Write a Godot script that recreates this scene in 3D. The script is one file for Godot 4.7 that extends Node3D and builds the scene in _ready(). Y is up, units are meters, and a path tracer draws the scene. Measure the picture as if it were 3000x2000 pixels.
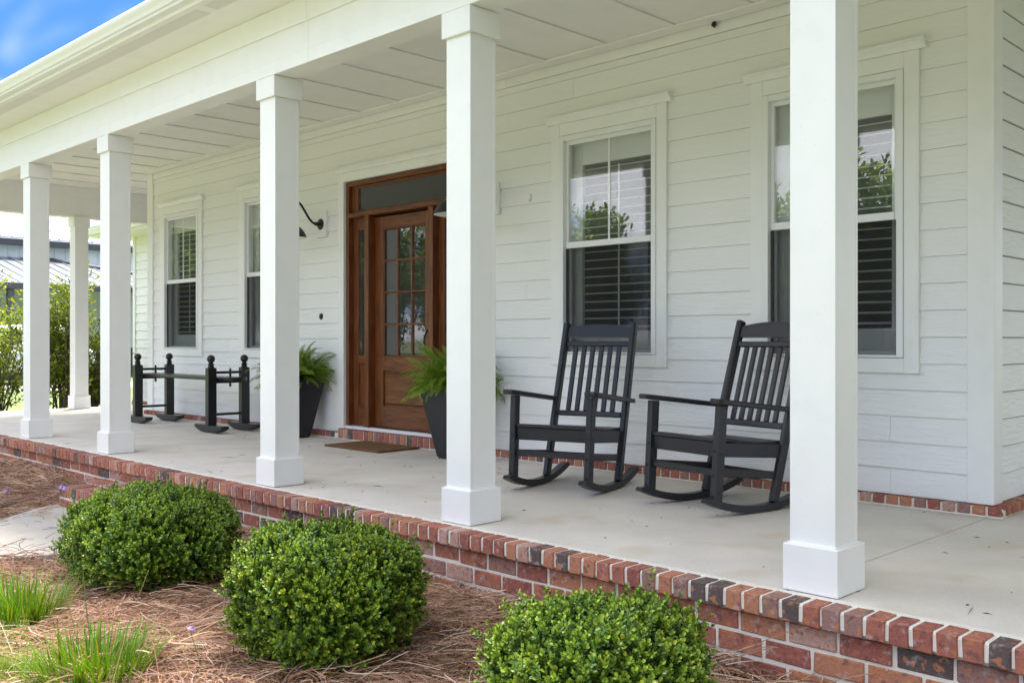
extends Node3D
# A white farmhouse porch. Origin: house wall plane z = 0, porch floor y = 0, x runs along the porch, z points out to the lawn.

const EYE := Vector3(0.0, 0.957, 5.589)
const GROUND := -0.40

var rng := RandomNumberGenerator.new()
var M := {}
var mesh_cache := {}
var taken := {}

# ------------------------------------------------------------------ helpers
func numbered(n: String) -> String:
	if not taken.has(n):
		taken[n] = 0
		return n
	taken[n] += 1
	return "%s_%03d" % [n, taken[n]]

func thing(called: String, label: String, category: String, at := Vector3.ZERO, turn := 0.0, group := "") -> Node3D:
	var o := Node3D.new()
	o.name = numbered(called)
	add_child(o)
	o.position = at
	o.rotation.y = turn
	tag(o, label, category, group)
	return o

func tag(o: Node, label: String, category := "", group := "") -> void:
	o.set_meta("label", label)
	if category != "": o.set_meta("category", category)
	if group != "": o.set_meta("group", group)

func part(parent: Node, called: String, mesh: Mesh, mat: Material, at := Vector3.ZERO, basis := Basis.IDENTITY) -> MeshInstance3D:
	var o := MeshInstance3D.new()
	o.name = numbered(called) if parent == self else called
	o.mesh = mesh
	o.material_override = mat
	o.transform = Transform3D(basis, at)
	parent.add_child(o, true)
	return o

func holder(parent: Node, called: String, at := Vector3.ZERO) -> Node3D:
	var o := Node3D.new()
	o.name = called
	parent.add_child(o, true)
	o.position = at
	return o

func structure(called: String, mesh: Mesh, mat: Material, at := Vector3.ZERO) -> MeshInstance3D:
	var o := part(self, called, mesh, mat, at)
	o.set_meta("kind", "structure")
	return o

func new_st() -> SurfaceTool:
	var st := SurfaceTool.new()
	st.begin(Mesh.PRIMITIVE_TRIANGLES)
	return st

func tri(st: SurfaceTool, a: Vector3, b: Vector3, c: Vector3, n: Vector3) -> void:
	if (c - a).cross(b - a).dot(n) < 0.0:
		var t := b
		b = c
		c = t
	st.set_normal(n)
	st.add_vertex(a)
	st.set_normal(n)
	st.add_vertex(b)
	st.set_normal(n)
	st.add_vertex(c)

func quad(st: SurfaceTool, a: Vector3, b: Vector3, c: Vector3, d: Vector3, n: Vector3) -> void:
	tri(st, a, b, c, n)
	tri(st, a, c, d, n)

func flat_n(a: Vector3, b: Vector3, c: Vector3, out: Vector3) -> Vector3:
	var n := (b - a).cross(c - a).normalized()
	return n if n.dot(out) >= 0.0 else -n

# a box from a to b with bevelled edges, added to st
func add_box(st: SurfaceTool, a: Vector3, b: Vector3, ch := 0.0) -> void:
	var lo := Vector3(minf(a.x, b.x), minf(a.y, b.y), minf(a.z, b.z))
	var hi := Vector3(maxf(a.x, b.x), maxf(a.y, b.y), maxf(a.z, b.z))
	add_hexa(st, [Vector3(lo.x, lo.y, lo.z), Vector3(hi.x, lo.y, lo.z), Vector3(lo.x, hi.y, lo.z), Vector3(hi.x, hi.y, lo.z),
		Vector3(lo.x, lo.y, hi.z), Vector3(hi.x, lo.y, hi.z), Vector3(lo.x, hi.y, hi.z), Vector3(hi.x, hi.y, hi.z)], ch)

# a six-sided solid given by eight corners (bit 0 x, bit 1 y, bit 2 z), bevelled by ch
func add_hexa(st: SurfaceTool, c: Array, ch := 0.0) -> void:
	var mid := Vector3.ZERO
	for v in c: mid += v / 8.0
	if ch <= 0.0:
		for ax in 3:
			for s in 2:
				var f := []
				for k in [0, 1, 3, 2]:
					var bits := [0, 0, 0]
					bits[ax] = s
					bits[(ax + 1) % 3] = k & 1
					bits[(ax + 2) % 3] = (k >> 1) & 1
					f.append(c[bits[0] + 2 * bits[1] + 4 * bits[2]])
				var n := flat_n(f[0], f[1], f[2], (f[0] + f[2]) / 2.0 - mid)
				quad(st, f[0], f[1], f[2], f[3], n)
		return
	# vertex on face 'ax' near corner i: moved in along the two other axes
	var V := []
	for i in 8:
		var row := []
		for ax in 3:
			var p: Vector3 = c[i]
			for o in 3:
				if o == ax: continue
				var j := i ^ (1 << o)
				var e: Vector3 = c[j] - c[i]
				p += e.normalized() * minf(ch, e.length() * 0.45)
			row.append(p)
		V.append(row)
	for ax in 3:
		for s in 2:
			var ids := []
			for k in [0, 1, 3, 2]:
				var bits := [0, 0, 0]
				bits[ax] = s
				bits[(ax + 1) % 3] = k & 1
				bits[(ax + 2) % 3] = (k >> 1) & 1
				ids.append(bits[0] + 2 * bits[1] + 4 * bits[2])
			var a: Vector3 = V[ids[0]][ax]
			var b: Vector3 = V[ids[1]][ax]
			var d: Vector3 = V[ids[2]][ax]
			var e2: Vector3 = V[ids[3]][ax]
			quad(st, a, b, d, e2, flat_n(a, b, d, (a + d) / 2.0 - mid))
	for ax in 3:  # edges along ax
		var o1 := (ax + 1) % 3
		var o2 := (ax + 2) % 3
		for s1 in 2:
			for s2 in 2:
				var i0 := (s1 << o1) | (s2 << o2)
				var i1 := i0 | (1 << ax)
				var a: Vector3 = V[i0][o1]
				var b: Vector3 = V[i0][o2]
				var d: Vector3 = V[i1][o2]
				var e: Vector3 = V[i1][o1]
				quad(st, a, b, d, e, flat_n(a, b, d, (a + d) / 2.0 - mid))
	for i in 8:
		tri(st, V[i][0], V[i][1], V[i][2], flat_n(V[i][0], V[i][1], V[i][2], V[i][0] - mid))

func box_mesh(size: Vector3, ch := 0.0) -> Mesh:
	var key := "b%.4f_%.4f_%.4f_%.4f" % [size.x, size.y, size.z, ch]
	if not mesh_cache.has(key):
		var st := new_st()
		add_box(st, -size / 2.0, size / 2.0, ch)
		mesh_cache[key] = st.commit()
	return mesh_cache[key]

# a box part given by its two corners
func bpart(parent: Node, called: String, a: Vector3, b: Vector3, mat: Material, ch := 0.0) -> MeshInstance3D:
	return part(parent, called, box_mesh((b - a).abs(), ch), mat, (a + b) / 2.0)

# a straight bar from p to q: w across 'side', h across the third axis
func bar(parent: Node, called: String, p: Vector3, q: Vector3, w: float, h: float, side: Vector3, mat: Material, ch := 0.004) -> MeshInstance3D:
	var y := (q - p).normalized()
	var x := (side - y * side.dot(y)).normalized()
	var z := x.cross(y)
	return part(parent, called, box_mesh(Vector3(w, (q - p).length(), h), ch), mat, (p + q) / 2.0, Basis(x, y, z))

# round tube along points
func add_tube(st: SurfaceTool, pts: Array, radii, sides := 10, caps := true) -> void:
	var n := pts.size()
	var rings := []
	var norms := []
	var ref := Vector3.UP
	var prev_x := Vector3.ZERO
	for i in n:
		var t: Vector3 = (pts[mini(i + 1, n - 1)] - pts[maxi(i - 1, 0)]).normalized()
		if i == 0:
			ref = Vector3.UP if absf(t.y) < 0.9 else Vector3.RIGHT
			prev_x = (ref - t * ref.dot(t)).normalized()
		else:
			prev_x = (prev_x - t * prev_x.dot(t)).normalized()
		var yv := t.cross(prev_x)
		var r: float = radii[i] if radii is Array else radii
		var ring := []
		var nn := []
		for k in sides:
			var a := TAU * k / sides
			var d := prev_x * cos(a) + yv * sin(a)
			ring.append(pts[i] + d * r)
			nn.append(d)
		rings.append(ring)
		norms.append(nn)
	for i in n - 1:
		for k in sides:
			var k2 := (k + 1) % sides
			quad_s(st, rings[i][k], rings[i][k2], rings[i + 1][k2], rings[i + 1][k], norms[i][k], norms[i][k2], norms[i + 1][k2], norms[i + 1][k])
	if caps:
		for e in 2:
			var i := 0 if e == 0 else n - 1
			var out: Vector3 = (pts[0] - pts[1]).normalized() if e == 0 else (pts[n - 1] - pts[n - 2]).normalized()
			for k in range(1, sides - 1):
				tri(st, rings[i][0], rings[i][k], rings[i][k + 1], out)

func quad_s(st: SurfaceTool, a: Vector3, b: Vector3, c: Vector3, d: Vector3, na: Vector3, nb: Vector3, nc: Vector3, nd: Vector3) -> void:
	tri_s(st, a, b, c, na, nb, nc)
	tri_s(st, a, c, d, na, nc, nd)

func tri_s(st: SurfaceTool, a: Vector3, b: Vector3, c: Vector3, na: Vector3, nb: Vector3, nc: Vector3) -> void:
	var flip := (c - a).cross(b - a).dot(na + nb + nc) < 0.0
	st.set_normal(na)
	st.add_vertex(a)
	if flip:
		st.set_normal(nc)
		st.add_vertex(c)
		st.set_normal(nb)
		st.add_vertex(b)
	else:
		st.set_normal(nb)
		st.add_vertex(b)
		st.set_normal(nc)
		st.add_vertex(c)

func tube_mesh(pts: Array, radii, sides := 10) -> Mesh:
	var st := new_st()
	add_tube(st, pts, radii, sides)
	return st.commit()

# a profile of (radius, height) turned round the y axis
func lathe_mesh(prof: Array, sides := 24) -> Mesh:
	var st := new_st()
	for i in prof.size() - 1:
		var p: Vector2 = prof[i]
		var q: Vector2 = prof[i + 1]
		var d := (q - p)
		if d.length() < 1e-6: continue
		var nn := Vector2(d.y, -d.x).normalized()
		for k in sides:
			var a := TAU * k / sides
			var b := TAU * (k + 1) / sides
			var ea := Vector3(cos(a), 0, sin(a))
			var eb := Vector3(cos(b), 0, sin(b))
			var na := ea * nn.x + Vector3.UP * nn.y
			var nb := eb * nn.x + Vector3.UP * nn.y
			var v0 := ea * p.x + Vector3.UP * p.y
			var v1 := eb * p.x + Vector3.UP * p.y
			var v2 := eb * q.x + Vector3.UP * q.y
			var v3 := ea * q.x + Vector3.UP * q.y
			if p.x > 1e-6: tri_s(st, v0, v1, v2, na, nb, nb)
			if q.x > 1e-6: tri_s(st, v0, v2, v3, na, nb, na)
	return st.commit()

# a closed outline (Vector2 = second and third axis) pushed along x from x0 to x1
func extrude_x(prof: Array, x0: float, x1: float, closed := true) -> Mesh:
	var st := new_st()
	var n := prof.size()
	var mid := Vector2.ZERO
	for p in prof: mid += p / n
	var area := 0.0
	for i in n:
		var p: Vector2 = prof[i]
		var q: Vector2 = prof[(i + 1) % n]
		area += p.x * q.y - q.x * p.y
	for i in (n if closed else n - 1):
		var p: Vector2 = prof[i]
		var q: Vector2 = prof[(i + 1) % n]
		var d := q - p
		var nn := Vector2(d.y, -d.x).normalized() * (1.0 if area > 0 else -1.0)
		var N := Vector3(0, nn.y, nn.x)
		quad(st, Vector3(x0, p.y, p.x), Vector3(x1, p.y, p.x), Vector3(x1, q.y, q.x), Vector3(x0, q.y, q.x), N)
	if closed:
		var pv := PackedVector2Array(prof)
		var idx := Geometry2D.triangulate_polygon(pv)
		for i in range(0, idx.size(), 3):
			for e in 2:
				var x := x0 if e == 0 else x1
				var out := Vector3(-1, 0, 0) if (e == 0) == (x0 < x1) else Vector3(1, 0, 0)
				var a := pv[idx[i]]
				var b := pv[idx[i + 1]]
				var c := pv[idx[i + 2]]
				tri(st, Vector3(x, a.y, a.x), Vector3(x, b.y, b.x), Vector3(x, c.y, c.x), out)
	return st.commit()

func multi(parent: Node, called: String, mesh: Mesh, mat: Material, xf: Array, cols: Array) -> MultiMeshInstance3D:
	var mm := MultiMesh.new()
	mm.transform_format = MultiMesh.TRANSFORM_3D
	mm.use_colors = cols.size() > 0
	mm.mesh = mesh
	mm.instance_count = xf.size()
	for i in xf.size():
		mm.set_instance_transform(i, xf[i])
		if cols.size() > 0: mm.set_instance_color(i, cols[i])
	var o := MultiMeshInstance3D.new()
	o.name = numbered(called) if parent == self else called
	o.multimesh = mm
	o.material_override = mat
	o.set_meta("kind", "stuff")
	parent.add_child(o, true)
	return o

func facing(normal: Vector3, spin: float) -> Basis:   # a basis whose y points along normal
	var y := normal.normalized()
	var r := Vector3.RIGHT if absf(y.x) < 0.8 else Vector3.BACK
	var x := (r - y * r.dot(y)).normalized()
	var z := x.cross(y)
	return Basis(x, y, z).rotated(y, spin)

func rf(a: float, b: float) -> float:
	return rng.randf_range(a, b)

func noise(seed_: int, freq: float, oct := 3, kind := FastNoiseLite.TYPE_SIMPLEX_SMOOTH) -> FastNoiseLite:
	var n := FastNoiseLite.new()
	n.seed = seed_
	n.frequency = freq
	n.noise_type = kind
	n.fractal_octaves = oct
	n.fractal_type = FastNoiseLite.FRACTAL_FBM if oct > 1 else FastNoiseLite.FRACTAL_NONE
	return n

# ------------------------------------------------------------------ materials
func lin(r: float, g: float, b: float) -> Color:   # a real-world base colour, as the sRGB value that a material wants
	return Color(r, g, b).linear_to_srgb()

func plain(c: Color, rough: float, spec := 0.5) -> StandardMaterial3D:
	var m := StandardMaterial3D.new()
	m.albedo_color = c
	m.roughness = rough
	m.metallic_specular = spec
	return m

# a texture that tiles: fn(u, v) -> Color in linear values; u and v lie on a torus, so both edges meet
func torus(n: FastNoiseLite, u: float, v: float, ru: float, rv: float) -> float:
	# blend of shifted copies gives a seam-free tile
	var x := u * ru
	var y := v * rv
	var a := n.get_noise_2d(x, y)
	if u < 0.75 and v < 0.75: return a
	var b := n.get_noise_2d(x - ru, y)
	var c := n.get_noise_2d(x, y - rv)
	var d := n.get_noise_2d(x - ru, y - rv)
	var wu := smoothstep(0.75, 1.0, u)
	var wv := smoothstep(0.75, 1.0, v)
	return lerpf(lerpf(a, b, wu), lerpf(c, d, wu), wv)

func picture(w: int, h: int, fn: Callable) -> Image:
	var im := Image.create_empty(w, h, false, Image.FORMAT_RGBA8)
	for y in h:
		for x in w:
			im.set_pixel(x, y, fn.call((x + 0.5) / w, (y + 0.5) / h))
	return im

func tex(im: Image) -> ImageTexture:
	return ImageTexture.create_from_image(im)

func tri_mat(albedo: Texture2D, scale: Vector3, rough: float, tint := Color.WHITE) -> StandardMaterial3D:
	var m := plain(tint, rough)
	m.albedo_texture = albedo
	m.uv1_triplanar = true
	m.uv1_world_triplanar = true
	m.uv1_scale = scale
	return m

func bump_from(m: StandardMaterial3D, height: Image, depth_cm: float) -> void:
	m.heightmap_enabled = true
	m.heightmap_texture = tex(height)
	m.heightmap_scale = depth_cm

func make_materials() -> void:
	# --- white paint
	var speck := noise(3, 1.0, 3)
	var smooth_h := picture(256, 256, func(u, v):
		var k := 0.5 + 0.5 * torus(speck, u, v, 42.0, 42.0)
		return Color(k, k, k))
	var soil := noise(5, 1.0, 4)
	var white_tex := tex(picture(256, 256, func(u, v):
		var k := torus(soil, u, v, 7.0, 7.0)
		var f := torus(speck, u, v, 60.0, 60.0)
		var d := 1.0 - 0.018 * clampf(k + 0.1, 0.0, 1.0) - (0.04 if f > 0.66 else 0.0)
		return Color(d, d * 0.998, d * 0.99)))
	var w := tri_mat(white_tex, Vector3(0.7, 0.7, 0.7), 0.42, lin(0.855, 0.86, 0.865))
	bump_from(w, smooth_h, 0.012)
	M.white = w
	var c := tri_mat(white_tex, Vector3(0.5, 0.5, 0.5), 0.6, lin(0.86, 0.855, 0.85))
	bump_from(c, smooth_h, 0.01)
	M.ceiling = c
	var vn := plain(lin(0.82, 0.83, 0.84), 0.35)
	M.vinyl = vn
	# --- cement lap siding with pressed wood grain, grain along the board
	var warp := noise(11, 1.0, 2)
	var fine := noise(12, 1.0, 2)
	var grain := picture(1024, 512, func(u, v):
		var wv := torus(warp, u, v, 3.2, 3.5) * 1.5 + torus(fine, u, v, 14.0, 24.0) * 0.25
		var s := sin((v * 44.0 + wv * 6.0) * TAU)
		var ridge := pow(absf(s), 0.55)
		var broken := smoothstep(-0.5, 0.25, torus(fine, u, v, 9.0, 30.0))
		var k := 0.5 + 0.5 * ridge * broken + 0.08 * torus(fine, u, v, 40.0, 160.0)
		return Color(k, k, k))
	var sid := tri_mat(white_tex, Vector3(0.6, 0.6, 0.6), 0.5, lin(0.835, 0.835, 0.825))
	sid.albedo_texture = null
	sid.uv1_scale = Vector3(0.55, 1.1, 0.55)
	bump_from(sid, grain, 0.30)
	M.siding = sid
	# --- concrete
	var cn := noise(21, 1.0, 5)
	var cf := noise(22, 1.0, 3)
	var cst := noise(23, 1.0, 3)
	var conc_a := tex(picture(768, 768, func(u, v):
		var a := torus(cn, u, v, 6.0, 6.0)
		var b := torus(cf, u, v, 150.0, 150.0)
		var s := smoothstep(0.18, 0.62, torus(cst, u, v, 5.0, 5.0))
		var k := 0.66 + 0.08 * a + 0.04 * b
		var col := Color(k, k * 0.93, k * 0.835)
		col = col.lerp(Color(0.52, 0.42, 0.28), s * 0.36)
		if b > 0.66: col = col * 0.72
		return Color(col.r, col.g, col.b).linear_to_srgb()))
	var conc := tri_mat(conc_a, Vector3(0.29, 0.29, 0.29), 0.75)
	var conc_h := picture(256, 256, func(u, v):
		var k := 0.5 + 0.5 * torus(cf, u, v, 60.0, 60.0)
		return Color(k, k, k))
	bump_from(conc, conc_h, 0.02)
	M.concrete = conc
	var walkm := tri_mat(conc_a, Vector3(0.41, 0.41, 0.41), 0.85, Color(0.86, 0.85, 0.835))
	M.walk = walkm
	# --- bricks: clay, with kiln flashes, dark specks and lime bloom
	var bl := noise(31, 1.0, 2)
	var bs := noise(32, 1.0, 2)
	var bw := noise(33, 1.0, 4)
	var clay_h := picture(256, 256, func(u, v):
		var k := 0.5 + 0.35 * torus(bs, u, v, 30.0, 30.0) + 0.25 * torus(bw, u, v, 9.0, 9.0)
		return Color(k, k, k))
	M.bricks = []
	var clays := [[0.37, 0.140, 0.100], [0.31, 0.110, 0.088], [0.44, 0.195, 0.120], [0.30, 0.170, 0.145], [0.120, 0.092, 0.090], [0.47, 0.29, 0.24]]
	for q in clays.size():
		var base := Color(clays[q][0], clays[q][1], clays[q][2])
		var off := q * 37.0
		var t := tex(picture(256, 256, func(u, v):
			var p := torus(bl, u + off * 0.0, v, 8.0 + q * 0.7, 8.0 + q * 0.7)
			var col: Color = base * (1.0 + 0.22 * torus(bw, u, v, 22.0, 22.0))
			var flash := smoothstep(0.34, 0.42, p)
			col = col.lerp(Color(0.46, 0.190, 0.095), flash * (0.85 if q != 1 else 0.4))
			var soot := smoothstep(0.38, 0.6, -p)
			col = col.lerp(Color(0.12, 0.075, 0.065), soot * 0.6)
			var sp := torus(bs, u, v, 70.0, 70.0)
			if sp > 0.55: col = col * 0.35
			var bloom := smoothstep(0.22, 0.6, torus(bw, u + 0.31, v + 0.17, 9.0, 9.0)) * (0.6 + 0.6 * torus(bs, u, v, 45.0, 45.0))
			col = col.lerp(Color(0.60, 0.53, 0.50), clampf(bloom, 0.0, 1.0) * (0.55 if q != 5 else 0.8))
			return Color(col.r, col.g, col.b).linear_to_srgb()))
		var bm := tri_mat(t, Vector3(1.9, 1.9, 1.9), 0.85)
		bm.metallic_specular = 0.3
		bump_from(bm, clay_h, 0.12)
		M.bricks.append(bm)
	var mort := tex(picture(256, 256, func(u, v):
		var k := 0.74 + 0.08 * torus(cn, u, v, 9.0, 9.0) + 0.08 * torus(cf, u, v, 90.0, 90.0)
		return Color(k, k * 0.945, k * 0.84).linear_to_srgb()))
	var mm := tri_mat(mort, Vector3(1.6, 1.6, 1.6), 0.95)
	bump_from(mm, conc_h, 0.08)
	M.mortar = mm
	# --- stained wood, one with upright grain and one with lying grain
	var wn := noise(41, 1.0, 3)
	var wf := noise(42, 1.0, 2)
	for lying in 2:
		var t := tex(picture(512, 512, func(u, v):
			var a: float = v if lying == 1 else u    # across the grain
			var l: float = u if lying == 1 else v    # along it
			var g := torus(wn, l, a, 2.0, 26.0)
			var f := torus(wf, l, a, 9.0, 150.0)
			var big := torus(wn, l + 0.37, a, 1.5, 5.0)
			var pore := 1.0 if f < 0.38 else 0.72
			var col := Color(0.095, 0.026, 0.008).lerp(Color(0.215, 0.070, 0.019), clampf(0.5 + 0.8 * g + 0.4 * big, 0.0, 1.0)) * pore
			return Color(col.r, col.g, col.b).linear_to_srgb()))
		var wm := tri_mat(t, Vector3(1.3, 1.3, 1.3), 0.34)
		wm.metallic_specular = 0.5
		M["wood_lying" if lying == 1 else "wood_upright"] = wm
	# --- black things
	var pebble := picture(128, 128, func(u, v):
		var k := 0.5 + 0.5 * torus(speck, u, v, 24.0, 24.0)
		return Color(k, k, k))
	var poly := tri_mat(null, Vector3(5.0, 5.0, 5.0), 0.40, lin(0.019, 0.019, 0.024))
	bump_from(poly, pebble, 0.06)
	M.poly = poly
	M.black_wood = plain(lin(0.012, 0.012, 0.013), 0.30)
	M.planter = plain(lin(0.017, 0.017, 0.021), 0.5)
	M.black_metal = plain(lin(0.008, 0.008, 0.009), 0.38)
	M.rubber = plain(lin(0.02, 0.02, 0.02), 0.8)
	M.enamel = plain(lin(0.78, 0.77, 0.74), 0.35)
	M.soil = plain(lin(0.03, 0.02, 0.014), 1.0)
	# --- panes, screen, shutters
	var g := plain(Color(0.92, 0.97, 0.95, 0.02), 0.0, 0.5)
	g.transparency = BaseMaterial3D.TRANSPARENCY_ALPHA
	M.glass = g
	var scr := plain(Color(lin(0.03, 0.03, 0.032), 0.28), 0.0)
	scr.transparency = BaseMaterial3D.TRANSPARENCY_ALPHA
	scr.specular_mode = BaseMaterial3D.SPECULAR_DISABLED
	M.screen = scr
	M.shutter = plain(lin(0.72, 0.76, 0.74), 0.5)
	M.room = plain(lin(0.22, 0.20, 0.18), 0.9)
	M.room_floor = plain(lin(0.10, 0.065, 0.04), 0.6)
	# --- coir
	var coir := noise(51, 1.0, 3)
	var ct := tex(picture(256, 256, func(u, v):
		var k := 1.0 + 0.45 * torus(coir, u, v, 90.0, 90.0) + 0.25 * torus(coir, u, v, 6.0, 6.0)
		return Color(0.17 * k, 0.085 * k, 0.032 * k).linear_to_srgb()))
	var cm := tri_mat(ct, Vector3(2.0, 2.0, 2.0), 1.0)
	bump_from(cm, conc_h, 0.3)
	M.coir = cm
	# --- growing things: colour comes with each leaf
	for row in [["leaf", 0.42, 0.45, 0.36], ["soft_leaf", 0.55, 0.75, 0.3], ["straw", 0.75, 0.0, 0.25]]:
		var lm := plain(Color.WHITE, row[1], row[3] + 0.1)
		lm.vertex_color_use_as_albedo = true
		lm.cull_mode = BaseMaterial3D.CULL_DISABLED
		if row[2] > 0.0:
			lm.backlight_enabled = true
			lm.backlight = Color(row[2], row[2], row[2] * 0.5)
		M[row[0]] = lm
	M.bark = plain(lin(0.10, 0.075, 0.055), 0.9)
	M.twig = plain(lin(0.13, 0.095, 0.055), 0.8)
	# --- ground
	var gn := noise(61, 1.0, 4)
	var gt := tex(picture(512, 512, func(u, v):
		var k := 1.0 + 0.35 * torus(gn, u, v, 9.0, 9.0) + 0.45 * torus(bs, u, v, 120.0, 120.0)
		var col := Color(0.096, 0.120, 0.064).lerp(Color(0.130, 0.137, 0.088), clampf(0.5 + torus(gn, u + 0.3, v, 6.0, 6.0), 0.0, 1.0)) * k
		return Color(maxf(col.r, 0.0), maxf(col.g, 0.0), maxf(col.b, 0.0)).linear_to_srgb()))
	var lawn := tri_mat(gt, Vector3(0.33, 0.33, 0.33), 0.95)
	lawn.metallic_specular = 0.1
	bump_from(lawn, conc_h, 0.6)
	M.lawn = lawn
	var gt2 := tex(picture(256, 256, func(u, v):
		var k := 1.0 + 0.35 * torus(gn, u, v, 9.0, 9.0) + 0.35 * torus(bs, u, v, 70.0, 70.0)
		return Color(maxf(0.088 * k, 0.0), maxf(0.128 * k, 0.0), maxf(0.026 * k, 0.0)).linear_to_srgb()))
	M.side_lawn = tri_mat(gt2, Vector3(0.4, 0.4, 0.4), 0.95)
	var bt := tex(picture(512, 512, func(u, v):
		var k := 1.0 + 0.6 * torus(bs, u, v, 90.0, 40.0) + 0.3 * torus(gn, u, v, 12.0, 12.0)
		return Color(maxf(0.105 * k, 0.01), maxf(0.055 * k, 0.006), maxf(0.030 * k, 0.004)).linear_to_srgb()))
	var bed := tri_mat(bt, Vector3(1.1, 1.1, 1.1), 1.0)
	bed.metallic_specular = 0.1
	bump_from(bed, conc_h, 1.0)
	M.bed = bed
	M.drive = tri_mat(conc_a, Vector3(0.2, 0.2, 0.2), 0.9, lin(0.42, 0.42, 0.44))
	# --- barn
	M.metal_roof = plain(lin(0.33, 0.35, 0.385), 0.3, 0.5)
	M.metal_roof.metallic = 0.85
	M.metal_wall = plain(lin(0.52, 0.58, 0.62), 0.5)
	M.dark_trim = plain(lin(0.035, 0.038, 0.045), 0.5)
	var shn := tex(picture(128, 128, func(u, v):
		var k := 0.16 + 0.10 * torus(bs, u, v, 60.0, 60.0)
		return Color(k * 1.1, k, k * 0.88).linear_to_srgb()))
	M.shingle = tri_mat(shn, Vector3(2.0, 2.0, 2.0), 0.95)
	M.car = plain(lin(0.70, 0.71, 0.72), 0.25)
	M.flower = plain(lin(0.50, 0.32, 0.62), 0.6)
	M.nest = plain(lin(0.05, 0.045, 0.03), 0.95)
	M.hook = plain(lin(0.6, 0.6, 0.58), 0.3)

# ------------------------------------------------------------------ camera, sky, sun
func make_world() -> void:
	var cam := Camera3D.new()
	cam.name = "camera"
	add_child(cam)
	cam.position = EYE
	cam.rotation = Vector3(-0.00105, deg_to_rad(44.83), 0.0)
	cam.keep_aspect = Camera3D.KEEP_HEIGHT
	cam.fov = 38.66
	cam.near = 0.05
	cam.far = 600.0
	cam.current = true

	var env := Environment.new()
	env.background_mode = Environment.BG_SKY
	env.tonemap_mode = Environment.TONE_MAPPER_LINEAR
	env.tonemap_exposure = 4.8
	env.sdfgi_enabled = true
	env.ssao_enabled = true
	env.ssil_enabled = true
	var sky := Sky.new()
	sky.sky_material = make_sky()
	env.sky = sky
	var we := WorldEnvironment.new()
	we.name = "world_environment"
	we.environment = env
	add_child(we)

	# the sun stands high behind the house, so that the porch front lies in open shade and the lawn in sun
	var sun := DirectionalLight3D.new()
	sun.name = "sun"
	add_child(sun)
	sun.look_at_from_position(Vector3.ZERO, -Vector3(-0.20, 1.0, -0.36), Vector3.UP)
	sun.light_color = Color(1.0, 0.985, 0.955)
	sun.light_energy = 1.45
	sun.light_angular_distance = 26.0
	sun.shadow_enabled = true

# blue sky with broken white cloud, the same all the way round
func make_sky() -> PanoramaSkyMaterial:
	var w := 1024
	var h := 512
	var im := Image.create_empty(w, h, false, Image.FORMAT_RGBF)
	var big := noise(71, 1.0, 5)
	var wisp := noise(72, 1.0, 4)
	for y in h:
		var el := (0.5 - (y + 0.5) / h) * PI
		var s := sin(el)
		for x in w:
			if s < 0.0:
				im.set_pixel(x, y, Color(0.10, 0.12, 0.05))
				continue
			var az := (x + 0.5) / w * TAU
			var d := Vector3(sin(az) * cos(el), s, -cos(az) * cos(el))
			var pale := pow(1.0 - s, 4.0)
			var col := Color(0.0185, 0.072, 0.226).lerp(Color(0.066, 0.138, 0.265), pale)
			var q := Vector2(d.x, d.z) / (s + 0.22)
			var n := big.get_noise_3d(q.x * 0.95, q.y * 0.95, 259.0)
			var cover := smoothstep(-0.14, 0.10, n)
			var thin := smoothstep(0.05, 0.5, wisp.get_noise_3d(q.x * 1.1, q.y * 4.0, 9.0)) * 0.35
			var body := 1.05 + 0.35 * big.get_noise_3d(q.x * 3.0, q.y * 3.0, 20.0)
			col = col.lerp(Color(0.30, 0.325, 0.375), thin)
			col = col.lerp(Color(0.53 * body, 0.545 * body, 0.585 * body), cover)
			im.set_pixel(x, y, col)
	var m := PanoramaSkyMaterial.new()
	m.panorama = ImageTexture.create_from_image(im)
	return m

# ------------------------------------------------------------------ house
const SIDING_BOTTOM := 0.0625
const LAP := 0.1523
const HX0 := -12.17
const HX1 := -1.859
const CEIL := 3.10
# every opening with its trim: x0, x1, y0, y1 (outer edge of the trim)
const WIN := [[-11.72, -10.81], [-9.771, -8.855], [-5.024, -4.108], [-3.268, -2.352]]

func lap_board(x0: float, x1: float, y0: float, y1: float) -> Mesh:
	var key := "lap%.3f_%.3f" % [x1 - x0, y1 - y0]
	if not mesh_cache.has(key):
		var hgt := y1 - y0 - 0.0008
		var z_top := -0.0125 * hgt / LAP
		var prof := [Vector2(-0.012, 0.0), Vector2(-0.0008, 0.0), Vector2(0.0, 0.0015), Vector2(z_top, hgt), Vector2(z_top - 0.006, hgt)]
		mesh_cache[key] = extrude_x(prof, 0.0, x1 - x0)
	return mesh_cache[key]

func openings() -> Array:
	var cuts := []
	for w in WIN:
		cuts.append([w[0] - 0.087, w[1] + 0.087, 0.767, 2.625])
	cuts.append([-7.953, -6.137, -1.0, 2.59])
	cuts.append([-8.336, -8.154, 1.99, 2.252])
	cuts.append([-5.875, -5.693, 1.99, 2.252])
	return cuts

func side_runs(y0: float, y1: float) -> Array:
	# free stretches of wall between the trims at this height
	var xs := [[HX0 + 0.147, HX1 - 0.142]]
	for c in openings():
		if c[2] >= y1 - 0.004 or c[3] <= y0 + 0.004: continue
		var out := []
		for r in xs:
			if c[1] <= r[0] or c[0] >= r[1]:
				out.append(r)
				continue
			if c[0] - r[0] > 0.01: out.append([r[0], c[0]])
			if r[1] - c[1] > 0.01: out.append([c[1], r[1]])
		xs = out
	return xs

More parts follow.
